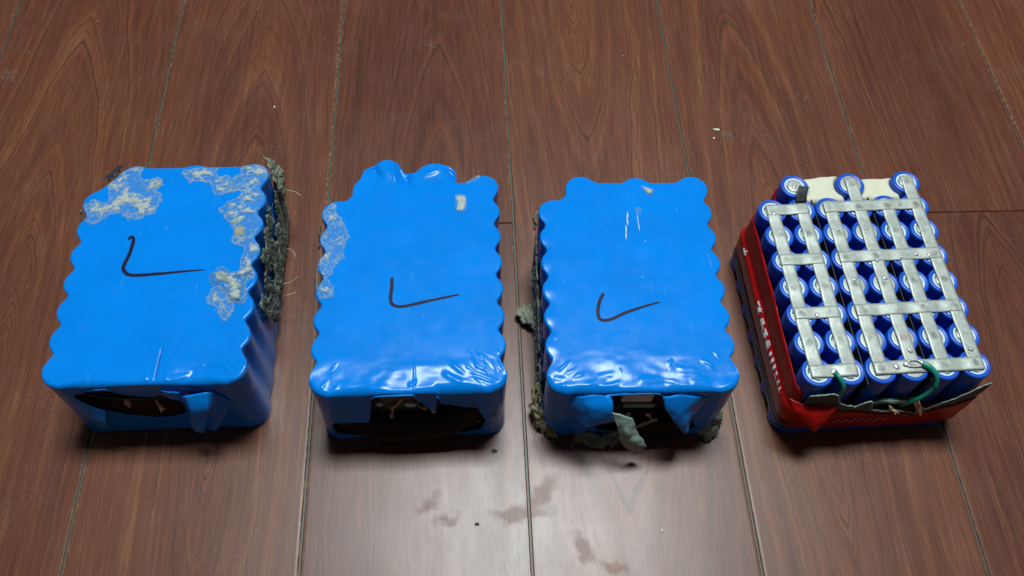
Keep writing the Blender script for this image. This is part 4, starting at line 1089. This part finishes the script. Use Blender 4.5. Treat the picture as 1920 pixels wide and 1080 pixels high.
# board and leads behind the paper
V, F = box_geo(-12, 22, -11.2, -9.8, 22, 44); obj("circuit_board", V, F, M_pcb, p4, smooth=False, bevel=0.3)
sheet("board_tape", [[(-12, -11.8, 44), (0, -12.2, 46), (16, -11.6, 42)], [(-12, -12.3, 41), (0, -13.0, 43.5), (16, -12.2, 40)]], M_paperedge, p4, solid=0.5, rough=1.2, scale=0.3, seed=330, ragged=1.0)
for a, b, s in (((3, -11.4, 38), (5, -15.2, 36), 11), ((17, -11.4, 42), (24, -15.5, 31), 12), ((19, -11.4, 42), (21, -15.0, 36), 13)):
    wire_stub(a, b, p4, 9, 1.4, s)
tube("green_wire", [(-38.0, -1.5, 67.0), (-36.5, -5.5, 67.4), (-34.2, -9.4, 64), (-33.6, -11.2, 55), (-33.2, -11.0, 42)], 1.35, M_wire, p4, 10, 30)
tube("wire_lead", [(6.0, 2.5, 66.9), (9.5, 3.4, 67.2), (13.0, 2.6, 67.4), (15.0, 0.4, 67.6)], 0.55, M_solder, p4, 8, 16)
tube("wire_lead", [(5.0, 0.2, 66.9), (9.0, -0.8, 67.2), (13.0, -0.6, 67.4), (15.0, 0.2, 67.6)], 0.55, M_solder, p4, 8, 16)
chunk("solder_blob", (5.8, 1.2, 67.0), (2.2, 1.6, 0.8), M_solder, p4, 222, nu=14, nv=9)
tube("green_wire", [(14.4, 0.8, 67.7), (18.0, -2.6, 68.2), (20.8, -7.2, 66.5), (21.4, -11.2, 60), (18.6, -12.6, 51), (13.5, -12.4, 42), (10, -11.6, 36)], [1.9, 1.7, 1.35, 1.35, 1.35, 1.35], M_wire, p4, 10, 40)

# ================================================================== small litter on the floor
def lint(loc, size, n, seed, label):
    t = empty("lint_tuft", loc)
    g = np.random.default_rng(seed)
    roots = np.stack([g.normal(0, size[0] / 2, n), g.normal(0, size[1] / 2, n), g.uniform(0.2, 0.7, n)], -1)
    d = np.stack([g.normal(0, 1, n), g.normal(0, 1, n), g.normal(0, 0.08, n)], -1)
    V, F = hair_geo(roots, d, 3.5, 0.09, 0.5, seed)
    V = [(x, y, min(max(z, 0.08), 1.4)) for x, y, z in V]
    tag(obj("strands", V, F, M_lint, t), kind="stuff")
    tag(t, label, "lint")
    return t
lint((160, 463, 0), (11, 7), 46, 1, "grey lint tuft on the floor seam behind the third blue pack")
lint((-406, 476, 0), (12, 8), 44, 2, "grey lint tuft at the left edge of the floor")
lint((-78, 540, 0), (9, 6), 20, 3, "thin grey lint tuft on the plank behind the second blue pack")
lint((219, 505, 0), (8, 6), 22, 4, "thin grey lint tuft on the plank behind the bare cell pack")
def scrap(loc, size, seed, mat, label, cat="debris"):
    o = chunk("floor_crumb", (0, 0, size[2] * 0.7), size, mat, None, seed, nu=14, nv=9, amp=0.6)
    o.location = [v * MM for v in loc]
    tag(o, label, cat)
    return o
scrap((151.5, 468, 0), (2.6, 1.0, 0.6), 1, M_foam, "small cream crumb beside the lint tuft on the floor seam")
scrap((149, 459, 0), (0.8, 0.9, 0.5), 2, M_foam, "tiny cream crumb just below the lint tuft on the floor seam")
scrap((-4.5, 194, 0), (2.0, 1.2, 0.25), 3, M_grit, "small dark smudge of grit in front of the second blue pack")
scrap((-12, 148, 0), (1.3, 0.9, 0.4), 4, M_grit, "dark grit speck on the shiny floor left of the long seam")
scrap((98, 151, 0), (0.7, 0.9, 0.5), 5, M_foam, "white speck on the floor below the bare cell pack")
scrap((-193, 463, 0), (0.7, 1.1, 0.4), 6, M_foam, "pale crumb on the floor seam behind the first blue pack")
g = np.random.default_rng(99)
geos = []
for k in range(150):
    x = g.uniform(-420, 430); y = g.uniform(110, 640); s = g.uniform(0.15, 0.42)
    v = np.array([(1, 0, 0), (0, 1, 0), (-1, 0, 0), (0, -1, 0), (0, 0, 1.0), (0, 0, 0)]) * s * g.uniform(0.6, 1.5, 3)
    a = g.uniform(0, 3.1); v = np.stack([v[:, 0] * math.cos(a) - v[:, 1] * math.sin(a) + x, v[:, 0] * math.sin(a) + v[:, 1] * math.cos(a) + y, v[:, 2] + 0.06], -1)
    geos.append((v.tolist(), [(0, 1, 4), (1, 2, 4), (2, 3, 4), (3, 0, 4), (1, 0, 5), (2, 1, 5), (3, 2, 5), (0, 3, 5)]))
V, F = merge(geos)
tag(obj("floor_dust", V, F, M_lint, None, smooth=False), "fine pale dust specks scattered over the floor", "dust", kind="stuff")
